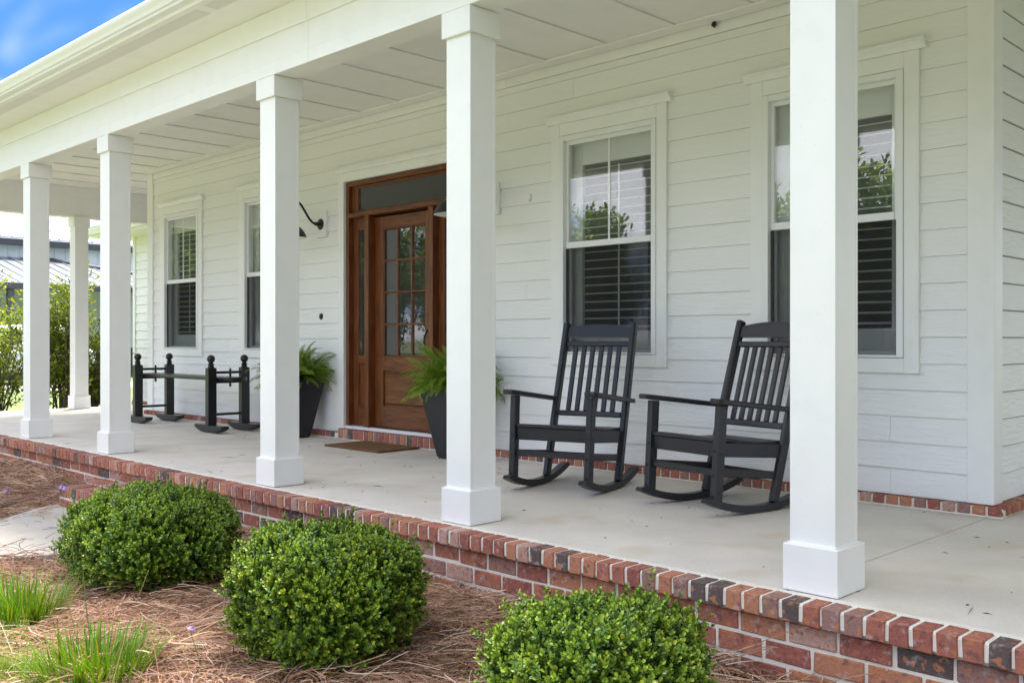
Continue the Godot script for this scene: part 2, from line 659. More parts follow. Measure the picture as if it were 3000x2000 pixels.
func make_house() -> void:
	var H := thing("house", "white lap-sided house with brown front door and shuttered windows", "house")
	# siding courses; a course that runs past the head or foot of an opening is notched into pieces
	var joints := {2: [-2.44], 3: [-3.25, -8.5], 5: [-10.1], 6: [-4.06, -2.42], 0: [-2.44, -9.1], 8: [-5.4], 15: [-6.2], 16: [-7.3, -3.4], 17: [-5.62, -9.6], 18: [-4.9, -7.9], 19: [-3.9, -10.4]}
	for k in 20:
		var y0 := SIDING_BOTTOM + LAP * k
		var y1 := minf(y0 + LAP, CEIL - 0.09)
		if y1 - y0 < 0.01: continue
		for r in side_runs(y0, y1):
			var pieces := [r[0]]
			if joints.has(k):
				for j in joints[k]:
					if j > r[0] + 0.1 and j < r[1] - 0.1: pieces.append(j)
			pieces.sort()
			pieces.append(r[1])
			for p in pieces.size() - 1:
				var a: float = pieces[p] + (0.0010 if p > 0 else 0.0)
				var e: float = pieces[p + 1] - (0.0010 if p < pieces.size() - 2 else 0.0)
				part(H, "siding_board", lap_board(a, e, y0, y1), M.siding, Vector3(a, y0, rf(-0.0008, 0.0008)))
		# the notched rest above or below an opening
		for c in openings():
			if c[2] >= y1 - 0.004 or c[3] <= y0 + 0.004: continue
			if c[2] > y0 + 0.006: part(H, "siding_board", lap_board(c[0], c[1], y0, c[2]), M.siding, Vector3(c[0], y0, 0))
			if c[3] < y1 - 0.006:
				part(H, "siding_board", lap_board(c[0], c[1], c[3], y1), M.siding, Vector3(c[0], c[3], -0.0125 * (c[3] - y0) / LAP))
	# end wall beyond the corner (faces +x) and the far end wall (faces -x)
	for k in 20:
		var y0 := SIDING_BOTTOM + LAP * k
		var y1 := minf(y0 + LAP, CEIL - 0.09)
		part(H, "siding_board", lap_board(0.0, 3.4, y0, y1), M.siding, Vector3(HX1 - 0.02, y0, -0.118), Basis(Vector3.UP, PI / 2.0))
		part(H, "siding_board", lap_board(0.0, 1.7, y0, y1), M.siding, Vector3(HX0 + 0.02, y0, -1.82), Basis(Vector3.UP, -PI / 2.0))
	# corner boards
	bpart(H, "corner_board", Vector3(HX1 - 0.142, 0.063, -0.014), Vector3(HX1, CEIL, 0.016), M.white, 0.0025)
	bpart(H, "corner_board", Vector3(HX1 - 0.03, 0.063, -0.118), Vector3(HX1 - 0.0005, CEIL, -0.0143), M.white, 0.0025)
	bpart(H, "corner_board", Vector3(HX0, 0.063, -0.014), Vector3(HX0 + 0.147, CEIL, 0.016), M.white, 0.0025)
	bpart(H, "corner_board", Vector3(HX0 + 0.0005, 0.063, -0.118), Vector3(HX0 + 0.03, CEIL, -0.0143), M.white, 0.0025)
	# frieze under the ceiling, in lengths
	var fx := [HX0 + 0.147, -9.3, -5.62, -2.9, HX1 - 0.142]
	for i in 4:
		bpart(H, "frieze_board", Vector3(fx[i] + 0.001, CEIL - 0.088, -0.02), Vector3(fx[i + 1] - 0.001, CEIL - 0.001, 0.006), M.white, 0.002)
	# sheathing behind the siding, with real openings, and rooms behind it
	var zf := -0.02
	var zb := -0.16
	var edge := [HX0 + 0.03]
	for w in [WIN[0], WIN[1], [-7.86, -6.23], WIN[2], WIN[3]]:
		edge.append(w[0])
		edge.append(w[1])
	edge.append(HX1 - 0.032)
	for i in range(0, edge.size(), 2):
		bpart(H, "wall_core", Vector3(edge[i], 0.0, zb), Vector3(edge[i + 1], CEIL + 0.3, zf), M.room)
	for w in WIN:
		bpart(H, "wall_core", Vector3(w[0], 0.0, zb), Vector3(w[1], 0.855, zf), M.room)
		bpart(H, "wall_core", Vector3(w[0], 2.525, zb), Vector3(w[1], CEIL + 0.3, zf), M.room)
	bpart(H, "wall_core", Vector3(-7.86, 2.50, zb), Vector3(-6.23, CEIL + 0.3, zf), M.room)
	bpart(H, "wall_core", Vector3(HX1 - 0.16, 0.0, -7.0), Vector3(HX1 - 0.032, CEIL + 0.3, zb), M.room)
	bpart(H, "wall_core", Vector3(HX0 + 0.03, 0.0, -7.0), Vector3(HX0 + 0.16, CEIL + 0.3, zb), M.room)
	bpart(H, "wall_core", Vector3(HX0 + 0.16, 0.0, -4.6), Vector3(HX1 - 0.16, CEIL, -4.4), M.room)
	bpart(H, "room_ceiling", Vector3(HX0 + 0.16, 2.78, -4.4), Vector3(HX1 - 0.16, 2.9, zb), M.room)
	bpart(H, "room_floor", Vector3(HX0 + 0.16, -0.05, -4.4), Vector3(HX1 - 0.16, 0.08, zb), M.room_floor)
	for w in WIN: make_window(H, w[0], w[1])
	make_door(H)
	make_base_bricks(H)

func make_window(H: Node, x0: float, x1: float) -> void:
	var W := holder(H, "window")
	var y0 := 0.855
	var y1 := 2.525
	var t := 0.087
	# casing: feet of the sides run through to the bottom corner
	bpart(W, "casing", Vector3(x0 - t, y0 - 0.088, -0.02), Vector3(x0, y1 + 0.095, 0.018), M.white, 0.002)
	bpart(W, "casing", Vector3(x1, y0 - 0.088, -0.02), Vector3(x1 + t, y1 + 0.095, 0.018), M.white, 0.002)
	bpart(W, "casing", Vector3(x0 + 0.0005, y0 - 0.0875, -0.02), Vector3(x1 - 0.0005, y0 - 0.001, 0.0175), M.white, 0.002)
	bpart(W, "casing", Vector3(x0 + 0.0005, y1 + 0.001, -0.02), Vector3(x1 - 0.0005, y1 + 0.0945, 0.0175), M.white, 0.002)
	# crown on the head
	var yc := y1 + 0.0955
	var prof := [Vector2(-0.015, 0.0), Vector2(0.022, 0.0), Vector2(0.024, 0.008), Vector2(0.030, 0.012), Vector2(0.036, 0.024), Vector2(0.050, 0.037), Vector2(0.056, 0.040), Vector2(0.056, 0.056), Vector2(0.052, 0.060), Vector2(-0.015, 0.060)]
	part(W, "crown", extrude_x(prof, x0 - t - 0.042, x1 + t + 0.042), M.white, Vector3(0, yc, 0))
	# vinyl frame: four mitred bars, a little proud of the casing
	var fz := 0.024
	var fw := 0.043
	bpart(W, "frame", Vector3(x0 + 0.002, y0 + 0.002, -0.09), Vector3(x0 + fw, y1 - 0.002, fz), M.vinyl, 0.003)
	bpart(W, "frame", Vector3(x1 - fw, y0 + 0.002, -0.09), Vector3(x1 - 0.002, y1 - 0.002, fz), M.vinyl, 0.003)
	bpart(W, "frame", Vector3(x0 + fw, y1 - fw, -0.089), Vector3(x1 - fw, y1 - 0.0025, fz - 0.0006), M.vinyl, 0.003)
	bpart(W, "frame", Vector3(x0 + fw, y0 + 0.0025, -0.089), Vector3(x1 - fw, y0 + 0.016, fz - 0.0006), M.vinyl, 0.003)
	# sashes: the upper one stands further out than the lower
	var gx0 := x0 + fw
	var gx1 := x1 - fw
	for up in 2:
		var z := -0.012 if up == 1 else -0.040
		var a := 1.662 if up == 1 else y0 + 0.016
		var b := y1 - fw if up == 1 else 1.700
		var s := 0.024
		bpart(W, "sash_stile", Vector3(gx0 + 0.0005, a, z - 0.022), Vector3(gx0 + s, b, z), M.vinyl, 0.002)
		bpart(W, "sash_stile", Vector3(gx1 - s, a, z - 0.022), Vector3(gx1 - 0.0005, b, z), M.vinyl, 0.002)
		bpart(W, "sash_rail", Vector3(gx0 + s, b - 0.028, z - 0.0215), Vector3(gx1 - s, b - 0.0005, z - 0.0005), M.vinyl, 0.002)
		bpart(W, "sash_rail", Vector3(gx0 + s, a + 0.0005, z - 0.0215), Vector3(gx1 - s, a + (0.046 if up == 1 else 0.022), z + (0.006 if up == 1 else -0.0005)), M.vinyl, 0.002)
		for lite in (2 if up == 1 else 1):
			var gz := z - 0.006 - 0.012 * lite
			bpart(W, "pane", Vector3(gx0 + s, a + 0.02, gz - 0.0015), Vector3(gx1 - s, b - 0.028, gz + 0.0015), M.glass)
		if up == 1:
			var mx := (x0 + x1) / 2.0
			bpart(W, "muntin", Vector3(mx - 0.009, a + 0.046, z - 0.0145), Vector3(mx + 0.009, b - 0.028, z - 0.0095), M.vinyl)
	bpart(W, "insect_screen", Vector3(gx0 + 0.004, y0 + 0.018, -0.0155), Vector3(gx1 - 0.004, 1.66, -0.0145), M.screen)
	for side in 2:
		var sx := gx0 + 0.0012 if side == 0 else gx1 - 0.0162
		bpart(W, "screen_bar", Vector3(sx, y0 + 0.0172, -0.021), Vector3(sx + 0.015, 1.66, -0.010), M.dark_trim)
	# plantation shutter inside: stiles, rails, tilted louvres and the tilt rod
	var sz := -0.125
	bpart(W, "shutter_stile", Vector3(x0 + 0.001, y0 + 0.001, sz - 0.015), Vector3(x0 + 0.125, y1 - 0.001, sz + 0.015), M.shutter, 0.002)
	bpart(W, "shutter_stile", Vector3(x1 - 0.125, y0 + 0.001, sz - 0.015), Vector3(x1 - 0.001, y1 - 0.001, sz + 0.015), M.shutter, 0.002)
	bpart(W, "shutter_rail", Vector3(x0 + 0.125, y0 + 0.0015, sz - 0.0145), Vector3(x1 - 0.125, 1.030, sz + 0.0145), M.shutter, 0.002)
	bpart(W, "shutter_rail", Vector3(x0 + 0.125, 2.305, sz - 0.0145), Vector3(x1 - 0.125, y1 - 0.0015, sz + 0.0145), M.shutter, 0.002)
	var lm := extrude_x(ellipse(0.031, 0.0048, 10), -(x1 - x0) / 2.0 + 0.127, (x1 - x0) / 2.0 - 0.127)
	for k in 20:
		part(W, "louver", lm, M.shutter, Vector3((x0 + x1) / 2.0, 1.062 + 0.0633 * k, sz), Basis(Vector3.RIGHT, deg_to_rad(12.0)))
	bpart(W, "tilt_rod", Vector3((x0 + x1) / 2.0 + 0.035, 1.05, sz + 0.0325), Vector3((x0 + x1) / 2.0 + 0.049, 2.27, sz + 0.0425), M.shutter, 0.002)

func ellipse(a: float, b: float, n: int) -> Array:
	var out := []
	for k in n: out.append(Vector2(cos(TAU * k / n) * a, sin(TAU * k / n) * b))
	return out

func make_door(H: Node) -> void:
	var D := holder(H, "front_door")
	tag(D, "stained brown door with twelve panes between two sidelights under a transom")
	var X0 := -7.86     # inside of the white casing
	var X1 := -6.23
	var U: Material = M.wood_upright
	var L: Material = M.wood_lying
	bpart(D, "casing", Vector3(X0 - 0.092, 0.10, -0.02), Vector3(X0, 2.585, 0.018), M.white, 0.002)
	bpart(D, "casing", Vector3(X1, 0.10, -0.02), Vector3(X1 + 0.092, 2.585, 0.018), M.white, 0.002)
	bpart(D, "casing", Vector3(X0 + 0.0005, 2.499, -0.02), Vector3(X1 - 0.0005, 2.5845, 0.0175), M.white, 0.002)
	var prof := [Vector2(-0.015, 0.0), Vector2(0.022, 0.0), Vector2(0.024, 0.008), Vector2(0.030, 0.012), Vector2(0.036, 0.024), Vector2(0.050, 0.037), Vector2(0.056, 0.040), Vector2(0.056, 0.056), Vector2(0.052, 0.060), Vector2(-0.015, 0.060)]
	part(D, "crown", extrude_x(prof, X0 - 0.092 - 0.05, X1 + 0.092 + 0.05), M.white, Vector3(0, 2.5855, 0))
	# brown frame
	bpart(D, "jamb", Vector3(X0 + 0.001, 0.13, -0.158), Vector3(X0 + 0.045, 2.494, -0.012), U, 0.003)
	bpart(D, "jamb", Vector3(X1 - 0.045, 0.13, -0.158), Vector3(X1 - 0.001, 2.494, -0.012), U, 0.003)
	bpart(D, "head_jamb", Vector3(X0 + 0.045, 2.452, -0.158), Vector3(X1 - 0.045, 2.4935, -0.0125), L, 0.003)
	bpart(D, "transom_bar", Vector3(X0 + 0.030, 2.146, -0.157), Vector3(X1 - 0.030, 2.188, 0.006), L, 0.004)
	var m1 := -7.515
	var m2 := -6.577
	for m in [m1, m2]:
		bpart(D, "mullion", Vector3(m - 0.032, 0.13, -0.157), Vector3(m + 0.032, 2.1455, 0.002), U, 0.004)
	# transom light
	bpart(D, "transom_stop", Vector3(X0 + 0.045, 2.188, -0.09), Vector3(X1 - 0.045, 2.212, -0.05), L, 0.003)
	bpart(D, "transom_stop", Vector3(X0 + 0.045, 2.426, -0.09), Vector3(X1 - 0.045, 2.452, -0.05), L, 0.003)
	bpart(D, "transom_stop", Vector3(X0 + 0.045, 2.212, -0.089), Vector3(X0 + 0.145, 2.426, -0.051), U, 0.003)
	bpart(D, "transom_stop", Vector3(X1 - 0.145, 2.212, -0.089), Vector3(X1 - 0.045, 2.426, -0.051), U, 0.003)
	for lite in 1:
		bpart(D, "transom_pane", Vector3(X0 + 0.14, 2.205, -0.072 - 0.012 * lite), Vector3(X1 - 0.14, 2.432, -0.069 - 0.012 * lite), M.glass)
	# sidelights
	for s in 2:
		var a: float = X0 + 0.045 if s == 0 else m2 + 0.032
		var b: float = m1 - 0.032 if s == 0 else X1 - 0.045
		var f := -0.072
		bpart(D, "sidelight_stile", Vector3(a, 0.135, -0.11), Vector3(a + 0.075, 2.146, f), U, 0.002)
		bpart(D, "sidelight_stile", Vector3(b - 0.075, 0.135, -0.11), Vector3(b, 2.146, f), U, 0.002)
		for r in [[0.135, 0.32], [0.735, 0.815], [2.03, 2.1455]]:
			bpart(D, "sidelight_rail", Vector3(a + 0.075, r[0], -0.1095), Vector3(b - 0.075, r[1], f - 0.0005), L, 0.002)
		bpart(D, "sidelight_panel", Vector3(a + 0.075, 0.32, -0.105), Vector3(b - 0.075, 0.735, f - 0.016), U)
		bpart(D, "sidelight_panel", Vector3(a + 0.088, 0.334, -0.100), Vector3(b - 0.088, 0.72, f - 0.004), U, 0.008)
		for lite in 1:
			bpart(D, "sidelight_pane", Vector3(a + 0.07, 0.81, -0.086 - 0.012 * lite), Vector3(b - 0.07, 2.035, -0.083 - 0.012 * lite), M.glass)
	# the door leaf
	var dx0 := m1 + 0.034
	var dx1 := m2 - 0.034
	var f := -0.08
	var k0 := -0.125
	var st := 0.125
	bpart(D, "stile", Vector3(dx0, 0.137, k0), Vector3(dx0 + st, 2.128, f), U, 0.002)
	bpart(D, "stile", Vector3(dx1 - st, 0.137, k0), Vector3(dx1, 2.128, f), U, 0.002)
	var gy0 := 0.807
	var gy1 := 2.010
	for r in [[0.137, 0.335], [0.668, gy0], [gy1, 2.1275]]:
		bpart(D, "rail", Vector3(dx0 + st, r[0], k0 + 0.0005), Vector3(dx1 - st, r[1], f - 0.0005), L, 0.002)
	bpart(D, "panel_back", Vector3(dx0 + st, 0.335, k0 + 0.012), Vector3(dx1 - st, 0.668, f - 0.018), L)
	bpart(D, "raised_panel", Vector3(dx0 + st + 0.018, 0.353, k0 + 0.014), Vector3(dx1 - st - 0.018, 0.650, f - 0.004), L, 0.013)
	var gx0 := dx0 + st
	var gx1 := dx1 - st
	for i in 4:
		for j in 3:
			var cw := (gx1 - gx0) / 3.0
			var chh := (gy1 - gy0) / 4.0
			for lite in 1:
				bpart(D, "pane", Vector3(gx0 + cw * j + 0.002, gy0 + chh * i + 0.002, -0.103 - 0.012 * lite), Vector3(gx0 + cw * (j + 1) - 0.002, gy0 + chh * (i + 1) - 0.002, -0.100 - 0.012 * lite), M.glass)
	for j in [1, 2]:
		var x: float = gx0 + (gx1 - gx0) / 3.0 * j
		bpart(D, "muntin", Vector3(x - 0.011, gy0, k0 + 0.004), Vector3(x + 0.011, gy1, f - 0.004), U, 0.005)
	for i in [1, 2, 3]:
		var y: float = gy0 + (gy1 - gy0) / 4.0 * i
		bpart(D, "muntin", Vector3(gx0, y - 0.010, k0 + 0.005), Vector3(gx1, y + 0.010, f - 0.005), L, 0.005)
	# glazing bead round the lights
	bpart(D, "bead", Vector3(gx0, gy0, f - 0.012), Vector3(gx0 + 0.012, gy1, f - 0.003), U, 0.004)
	bpart(D, "bead", Vector3(gx1 - 0.012, gy0, f - 0.012), Vector3(gx1, gy1, f - 0.003), U, 0.004)
	bpart(D, "bead", Vector3(gx0 + 0.012, gy0, f - 0.0125), Vector3(gx1 - 0.012, gy0 + 0.012, f - 0.0035), L, 0.004)
	bpart(D, "bead", Vector3(gx0 + 0.012, gy1 - 0.012, f - 0.0125), Vector3(gx1 - 0.012, gy1, f - 0.0035), L, 0.004)
	# grip handle and deadbolt
	var hx := dx1 - 0.062
	var pts := []
	for k in 13:
		var u := k / 12.0
		pts.append(Vector3(hx, 1.075 - 0.24 * u, f + 0.008 + 0.062 * sin(PI * u)))
	part(D, "handle", tube_mesh(pts, 0.0085, 10), M.black_metal)
	part(D, "handle_plate", lathe_mesh([Vector2(0, 0.012), Vector2(0.02, 0.012), Vector2(0.026, 0.006), Vector2(0.027, 0.0)], 20), M.black_metal, Vector3(hx, 1.09, f), Basis(Vector3.RIGHT, PI / 2.0))
	part(D, "handle_plate", lathe_mesh([Vector2(0, 0.010), Vector2(0.015, 0.010), Vector2(0.019, 0.005), Vector2(0.020, 0.0)], 20), M.black_metal, Vector3(hx, 0.83, f), Basis(Vector3.RIGHT, PI / 2.0))
	part(D, "deadbolt", lathe_mesh([Vector2(0, 0.016), Vector2(0.022, 0.016), Vector2(0.029, 0.008), Vector2(0.031, 0.0)], 20), M.black_metal, Vector3(hx, 1.185, f), Basis(Vector3.RIGHT, PI / 2.0))
	# sill
	bpart(D, "sill", Vector3(X0 + 0.001, 0.100, -0.157), Vector3(X1 - 0.001, 0.1285, 0.004), M.vinyl, 0.003)
	bpart(D, "threshold", Vector3(dx0, 0.1285, -0.13), Vector3(dx1, 0.136, -0.05), M.black_metal, 0.002)

func brick_mesh(size: Vector3, k: int, ch := 0.004) -> Mesh:
	var key := "brick%.3f_%.3f_%.3f_%d" % [size.x, size.y, size.z, k]
	if not mesh_cache.has(key):
		var r := RandomNumberGenerator.new()
		r.seed = 900 + k * 17
		var c := []
		for i in 8:
			var p := Vector3(size.x * ((i & 1) - 0.5), size.y * (((i >> 1) & 1) - 0.5), size.z * (((i >> 2) & 1) - 0.5))
			c.append(p + Vector3(r.randf_range(-0.0022, 0.0022), r.randf_range(-0.0018, 0.0018), r.randf_range(-0.0025, 0.002)))
		var st := new_st()
		add_hexa(st, c, ch + r.randf_range(-0.001, 0.0015))
		mesh_cache[key] = st.commit()
	return mesh_cache[key]

# colour of a brick: mostly red, some dark, some flashed or limed
func brick_mat(old := false) -> Material:
	var r := rng.randf()
	if r < 0.27: return M.bricks[0]
	if r < 0.44: return M.bricks[1]
	if r < 0.62: return M.bricks[2]
	if r < 0.78: return M.bricks[3]
	if r < (0.92 if old else 0.89): return M.bricks[4]
	return M.bricks[5]

func make_base_bricks(H: Node) -> void:
	# header course under the siding, broken by the taller one under the door
	bpart(H, "mortar_bed", Vector3(HX0 - 0.09, 0.0, -0.15), Vector3(-7.905, 0.054, 0.040), M.mortar)
	bpart(H, "mortar_bed", Vector3(-6.185, 0.0, -0.15), Vector3(HX1 + 0.042, 0.054, 0.040), M.mortar)
	bpart(H, "mortar_bed", Vector3(-7.90, 0.0, -0.15), Vector3(-6.19, 0.094, 0.050), M.mortar)
	bpart(H, "mortar_fillet", Vector3(HX0 - 0.09, 0.0, 0.040), Vector3(-7.91, 0.010, 0.062), M.mortar, 0.004)
	bpart(H, "mortar_fillet", Vector3(-6.18, 0.0, 0.040), Vector3(HX1 + 0.06, 0.010, 0.062), M.mortar, 0.004)
	bpart(H, "mortar_bed", Vector3(HX1 + 0.005, 0.0, -3.4), Vector3(HX1 + 0.040, 0.054, -0.15), M.mortar)
	var pitch := 0.0800
	var n := int((HX1 + 0.05 - (HX0 - 0.09)) / pitch)
	for i in n:
		var x := HX1 + 0.05 - pitch * (i + 0.5)
		if x > -7.94 and x < -6.15: continue
		part(H, "brick", brick_mesh(Vector3(0.066, 0.052, 0.12), i % 6, 0.005), brick_mat(true), Vector3(x, 0.034, -0.008 + rf(-0.002, 0.002)))
	var m := 21
	for i in m:
		var x := -7.895 + (0.0805) * (i + 0.5)
		part(H, "brick", brick_mesh(Vector3(0.067, 0.090, 0.12), 10 + i % 6, 0.005), brick_mat(true), Vector3(x, 0.0535, 0.001 + rf(-0.002, 0.002)))
	for i in 8:
		part(H, "brick", brick_mesh(Vector3(0.12, 0.052, 0.066), 20 + i % 5, 0.005), brick_mat(true), Vector3(HX1 - 0.008, 0.034, -0.07 - pitch * i))

# ------------------------------------------------------------------ porch
const COL_X := [-1.788, -3.787, -5.663, -8.257, -10.112]   # middles of the front columns
const BEAM_Y := 2.686
const PX0 := -14.15
const PX1 := 2.6

func make_floor() -> void:
	var st := new_st()
	# slab in panels, parted by saw cuts
	var cuts := [PX0, -12.2, -9.35, -5.29, -1.88, PX1]
	for i in cuts.size() - 1:
		var a: float = cuts[i] + (0.0030 if i > 0 else 0.0)
		var b: float = cuts[i + 1] - (0.0030 if i < cuts.size() - 2 else 0.0)
		add_box(st, Vector3(a, -0.09, -7.0 if i == 4 or i == 0 else -0.02), Vector3(b, 0.0, 2.200), 0.0015)
	add_box(st, Vector3(PX0 + 0.01, -0.33, -7.0), Vector3(PX1 - 0.01, -0.030, 2.10), 0.0)
	structure("porch_floor", st.commit(), M.concrete)

func make_columns() -> void:
	var said := ["first", "second", "third", "fourth", "fifth"]
	var w := 0.1865
	var zc := 2.0875
	var proto: Node3D = null
	for i in 6:
		var at := Vector3(COL_X[i], 0, zc) if i < 5 else Vector3(-13.968, 0, 0.18)
		var label: String = "white square porch column, %s in the front row from the rocking chairs' end" % said[i] if i < 5 else "white square porch column beside the tall shrubs, set back from the front row"
		var c: Node3D
		if i == 0:
			c = thing("porch_column", label, "column", at, 0.0, "porch columns")
			bpart(c, "base", Vector3(-0.1125, 0.003, -0.115), Vector3(0.1125, 0.181, 0.1115), M.white, 0.003)
			# four boards round a post: the side boards stand a hair behind the edges of the front and back ones
			bpart(c, "front_board", Vector3(-w / 2, 0.181, 0.0725), Vector3(w / 2, 2.548, 0.0915), M.white, 0.0022)
			bpart(c, "back_board", Vector3(-w / 2, 0.181, -0.0925), Vector3(w / 2, 2.548, -0.0735), M.white, 0.0022)
			for s in [-1.0, 1.0]:
				bpart(c, "side_board", Vector3(s * (w / 2 - 0.019), 0.181, -0.0733), Vector3(s * (w / 2 - 0.0007), 2.548, 0.0723), M.white, 0.0012)
			bpart(c, "cap", Vector3(-0.1115, 2.548, -0.1105), Vector3(0.1115, BEAM_Y - 0.002, 0.1115), M.white, 0.003)
			bpart(c, "caulk_line", Vector3(-0.100, 0.1805, -0.102), Vector3(0.100, 0.186, 0.0985), M.white, 0.002)
			proto = c
		else:
			c = proto.duplicate()
			c.name = numbered("porch_column")
			add_child(c)
			c.position = at
			c.set_meta("label", label)

func make_porch_roof() -> void:
	var R := thing("porch_roof", "white porch roof with battened ceiling, deep beam, vented soffit and gutter", "roof")
	var zb := 2.196
	var seams := [-14.0, -11.04, -8.10, -5.16, -2.22, 0.72, PX1]
	# front beam: core, lower band, and the frieze above it, in lengths
	bpart(R, "beam_core", Vector3(-14.06, BEAM_Y + 0.002, 2.0225), Vector3(PX1, CEIL + 0.1, zb - 0.012), M.white)
	for i in seams.size() - 1:
		var a: float = seams[i] + 0.0008
		var b: float = seams[i + 1] - 0.0008
		bpart(R, "beam_band", Vector3(a, BEAM_Y, zb - 0.014), Vector3(b, 2.772, zb), M.white, 0.002)
		bpart(R, "beam_board", Vector3(a, 2.7722, zb - 0.014), Vector3(b, 2.946, zb - 0.002), M.white, 0.001)
		bpart(R, "frieze_board", Vector3(a, 2.944, zb - 0.0135), Vector3(b, CEIL - 0.001, zb + 0.012), M.white, 0.002)
	bpart(R, "beam_soffit", Vector3(-14.05, BEAM_Y + 0.0005, 2.0205), Vector3(PX1, BEAM_Y + 0.012, zb - 0.0142), M.white, 0.001)
	# end beam along z
	for q in [[-14.062, -14.05, 2.946, CEIL], [-14.05, -13.886, BEAM_Y - 0.012, CEIL + 0.1]]:
		bpart(R, "end_beam", Vector3(q[0], q[2], -1.88), Vector3(q[1], q[3], 2.0220 if q[0] > -14.06 else 2.2), M.white, 0.001)
	bpart(R, "end_beam_trim", Vector3(-13.886, 2.972, -1.88), Vector3(-13.874, CEIL - 0.001, 2.0215), M.white, 0.002)
	# ceiling, wall-side trim and battens
	bpart(R, "ceiling_panel", Vector3(-13.886, CEIL, 0.0165), Vector3(PX1, CEIL + 0.02, 2.0225), M.ceiling)
	bpart(R, "ceiling_panel", Vector3(-13.886, CEIL + 0.0005, -1.88), Vector3(HX0, CEIL + 0.0205, 0.0164), M.ceiling)
	bpart(R, "ceiling_panel", Vector3(HX1 + 0.002, CEIL + 0.0005, -7.0), Vector3(PX1, CEIL + 0.0205, 0.0164), M.ceiling)
	bpart(R, "ceiling_trim", Vector3(HX0 + 0.1, CEIL - 0.018, 0.0170), Vector3(HX1 - 0.0, CEIL - 0.0005, 0.135), M.ceiling, 0.003)
	for k in range(-9, 17):
		var x := -3.883 - 0.594 * k
		bpart(R, "ceiling_batten", Vector3(x - 0.020, CEIL - 0.013, 0.137 if x > HX0 and x < HX1 else -1.85), Vector3(x + 0.020, CEIL - 0.0005, 2.021), M.ceiling, 0.003)
	for k in 3:
		bpart(R, "ceiling_batten", Vector3(-13.87, CEIL - 0.012, -0.5 - 0.6 * k), Vector3(-13.42, CEIL - 0.0006, -0.46 - 0.6 * k), M.ceiling, 0.003)
	# soffit with its louvred vent strip
	bpart(R, "soffit_board", Vector3(-14.6, CEIL, zb + 0.0), Vector3(PX1, CEIL + 0.012, 2.455), M.ceiling)
	bpart(R, "soffit_board", Vector3(-14.6, CEIL, 2.565), Vector3(PX1, CEIL + 0.012, 2.606), M.ceiling)
	bpart(R, "vent_back", Vector3(-14.6, CEIL + 0.016, 2.455), Vector3(PX1, CEIL + 0.022, 2.565), M.dark_trim)
	var st := new_st()
	for k in 760:
		var x := -11.9 + 0.0150 * k
		add_box(st, Vector3(x, CEIL + 0.0006, 2.4552), Vector3(x + (0.0148 if k % 203 > 196 else 0.0104), CEIL + 0.0046, 2.5648))
	var v := part(R, "vent_slat", st.commit(), M.ceiling)
	v.set_meta("kind", "stuff")
	# fascia and K-style gutter in lengths
	bpart(R, "fascia", Vector3(-14.6, CEIL - 0.004, 2.606), Vector3(PX1, 3.23, 2.618), M.white, 0.002)
	var prof := [Vector2(2.6185, 3.2150), Vector2(2.6185, 3.1220), Vector2(2.664, 3.1220), Vector2(2.668, 3.1245), Vector2(2.6695, 3.1340), Vector2(2.6740, 3.1385), Vector2(2.6830, 3.1390),
		Vector2(2.6870, 3.1420), Vector2(2.6920, 3.1500), Vector2(2.6990, 3.1600), Vector2(2.7090, 3.1700), Vector2(2.7190, 3.1800), Vector2(2.7255, 3.1900), Vector2(2.7280, 3.2000), Vector2(2.7250, 3.2060), Vector2(2.7180, 3.2060), Vector2(2.7180, 3.2020), Vector2(2.7215, 3.1990), Vector2(2.7150, 3.1840), Vector2(2.6900, 3.1560), Vector2(2.6640, 3.1270), Vector2(2.6225, 3.1265), Vector2(2.6225, 3.2150)]
	var gx := [-14.7, -11.6, -8.55, -5.5, -2.45, 0.6, PX1]
	for i in gx.size() - 1:
		part(R, "gutter", extrude_x(prof, gx[i] + 0.0005, gx[i + 1] - 0.0005), M.vinyl)
	# roof deck and shingles, ridge far behind
	var deck := [Vector2(2.70, 3.212), Vector2(-4.6, 5.60), Vector2(-4.6, 5.66), Vector2(2.704, 3.226)]
	part(R, "roof_deck", extrude_x(deck, -14.75, PX1), M.shingle)
	var rear := [Vector2(-4.6, 5.66), Vector2(-4.6, 5.60), Vector2(-12.0, 3.18), Vector2(-12.0, 3.24)]
	part(R, "roof_deck", extrude_x(rear, -12.6, PX1), M.shingle)
	bpart(R, "drip_edge", Vector3(-14.75, 3.2085, 2.700), Vector3(PX1, 3.2265, 2.7065), M.vinyl)

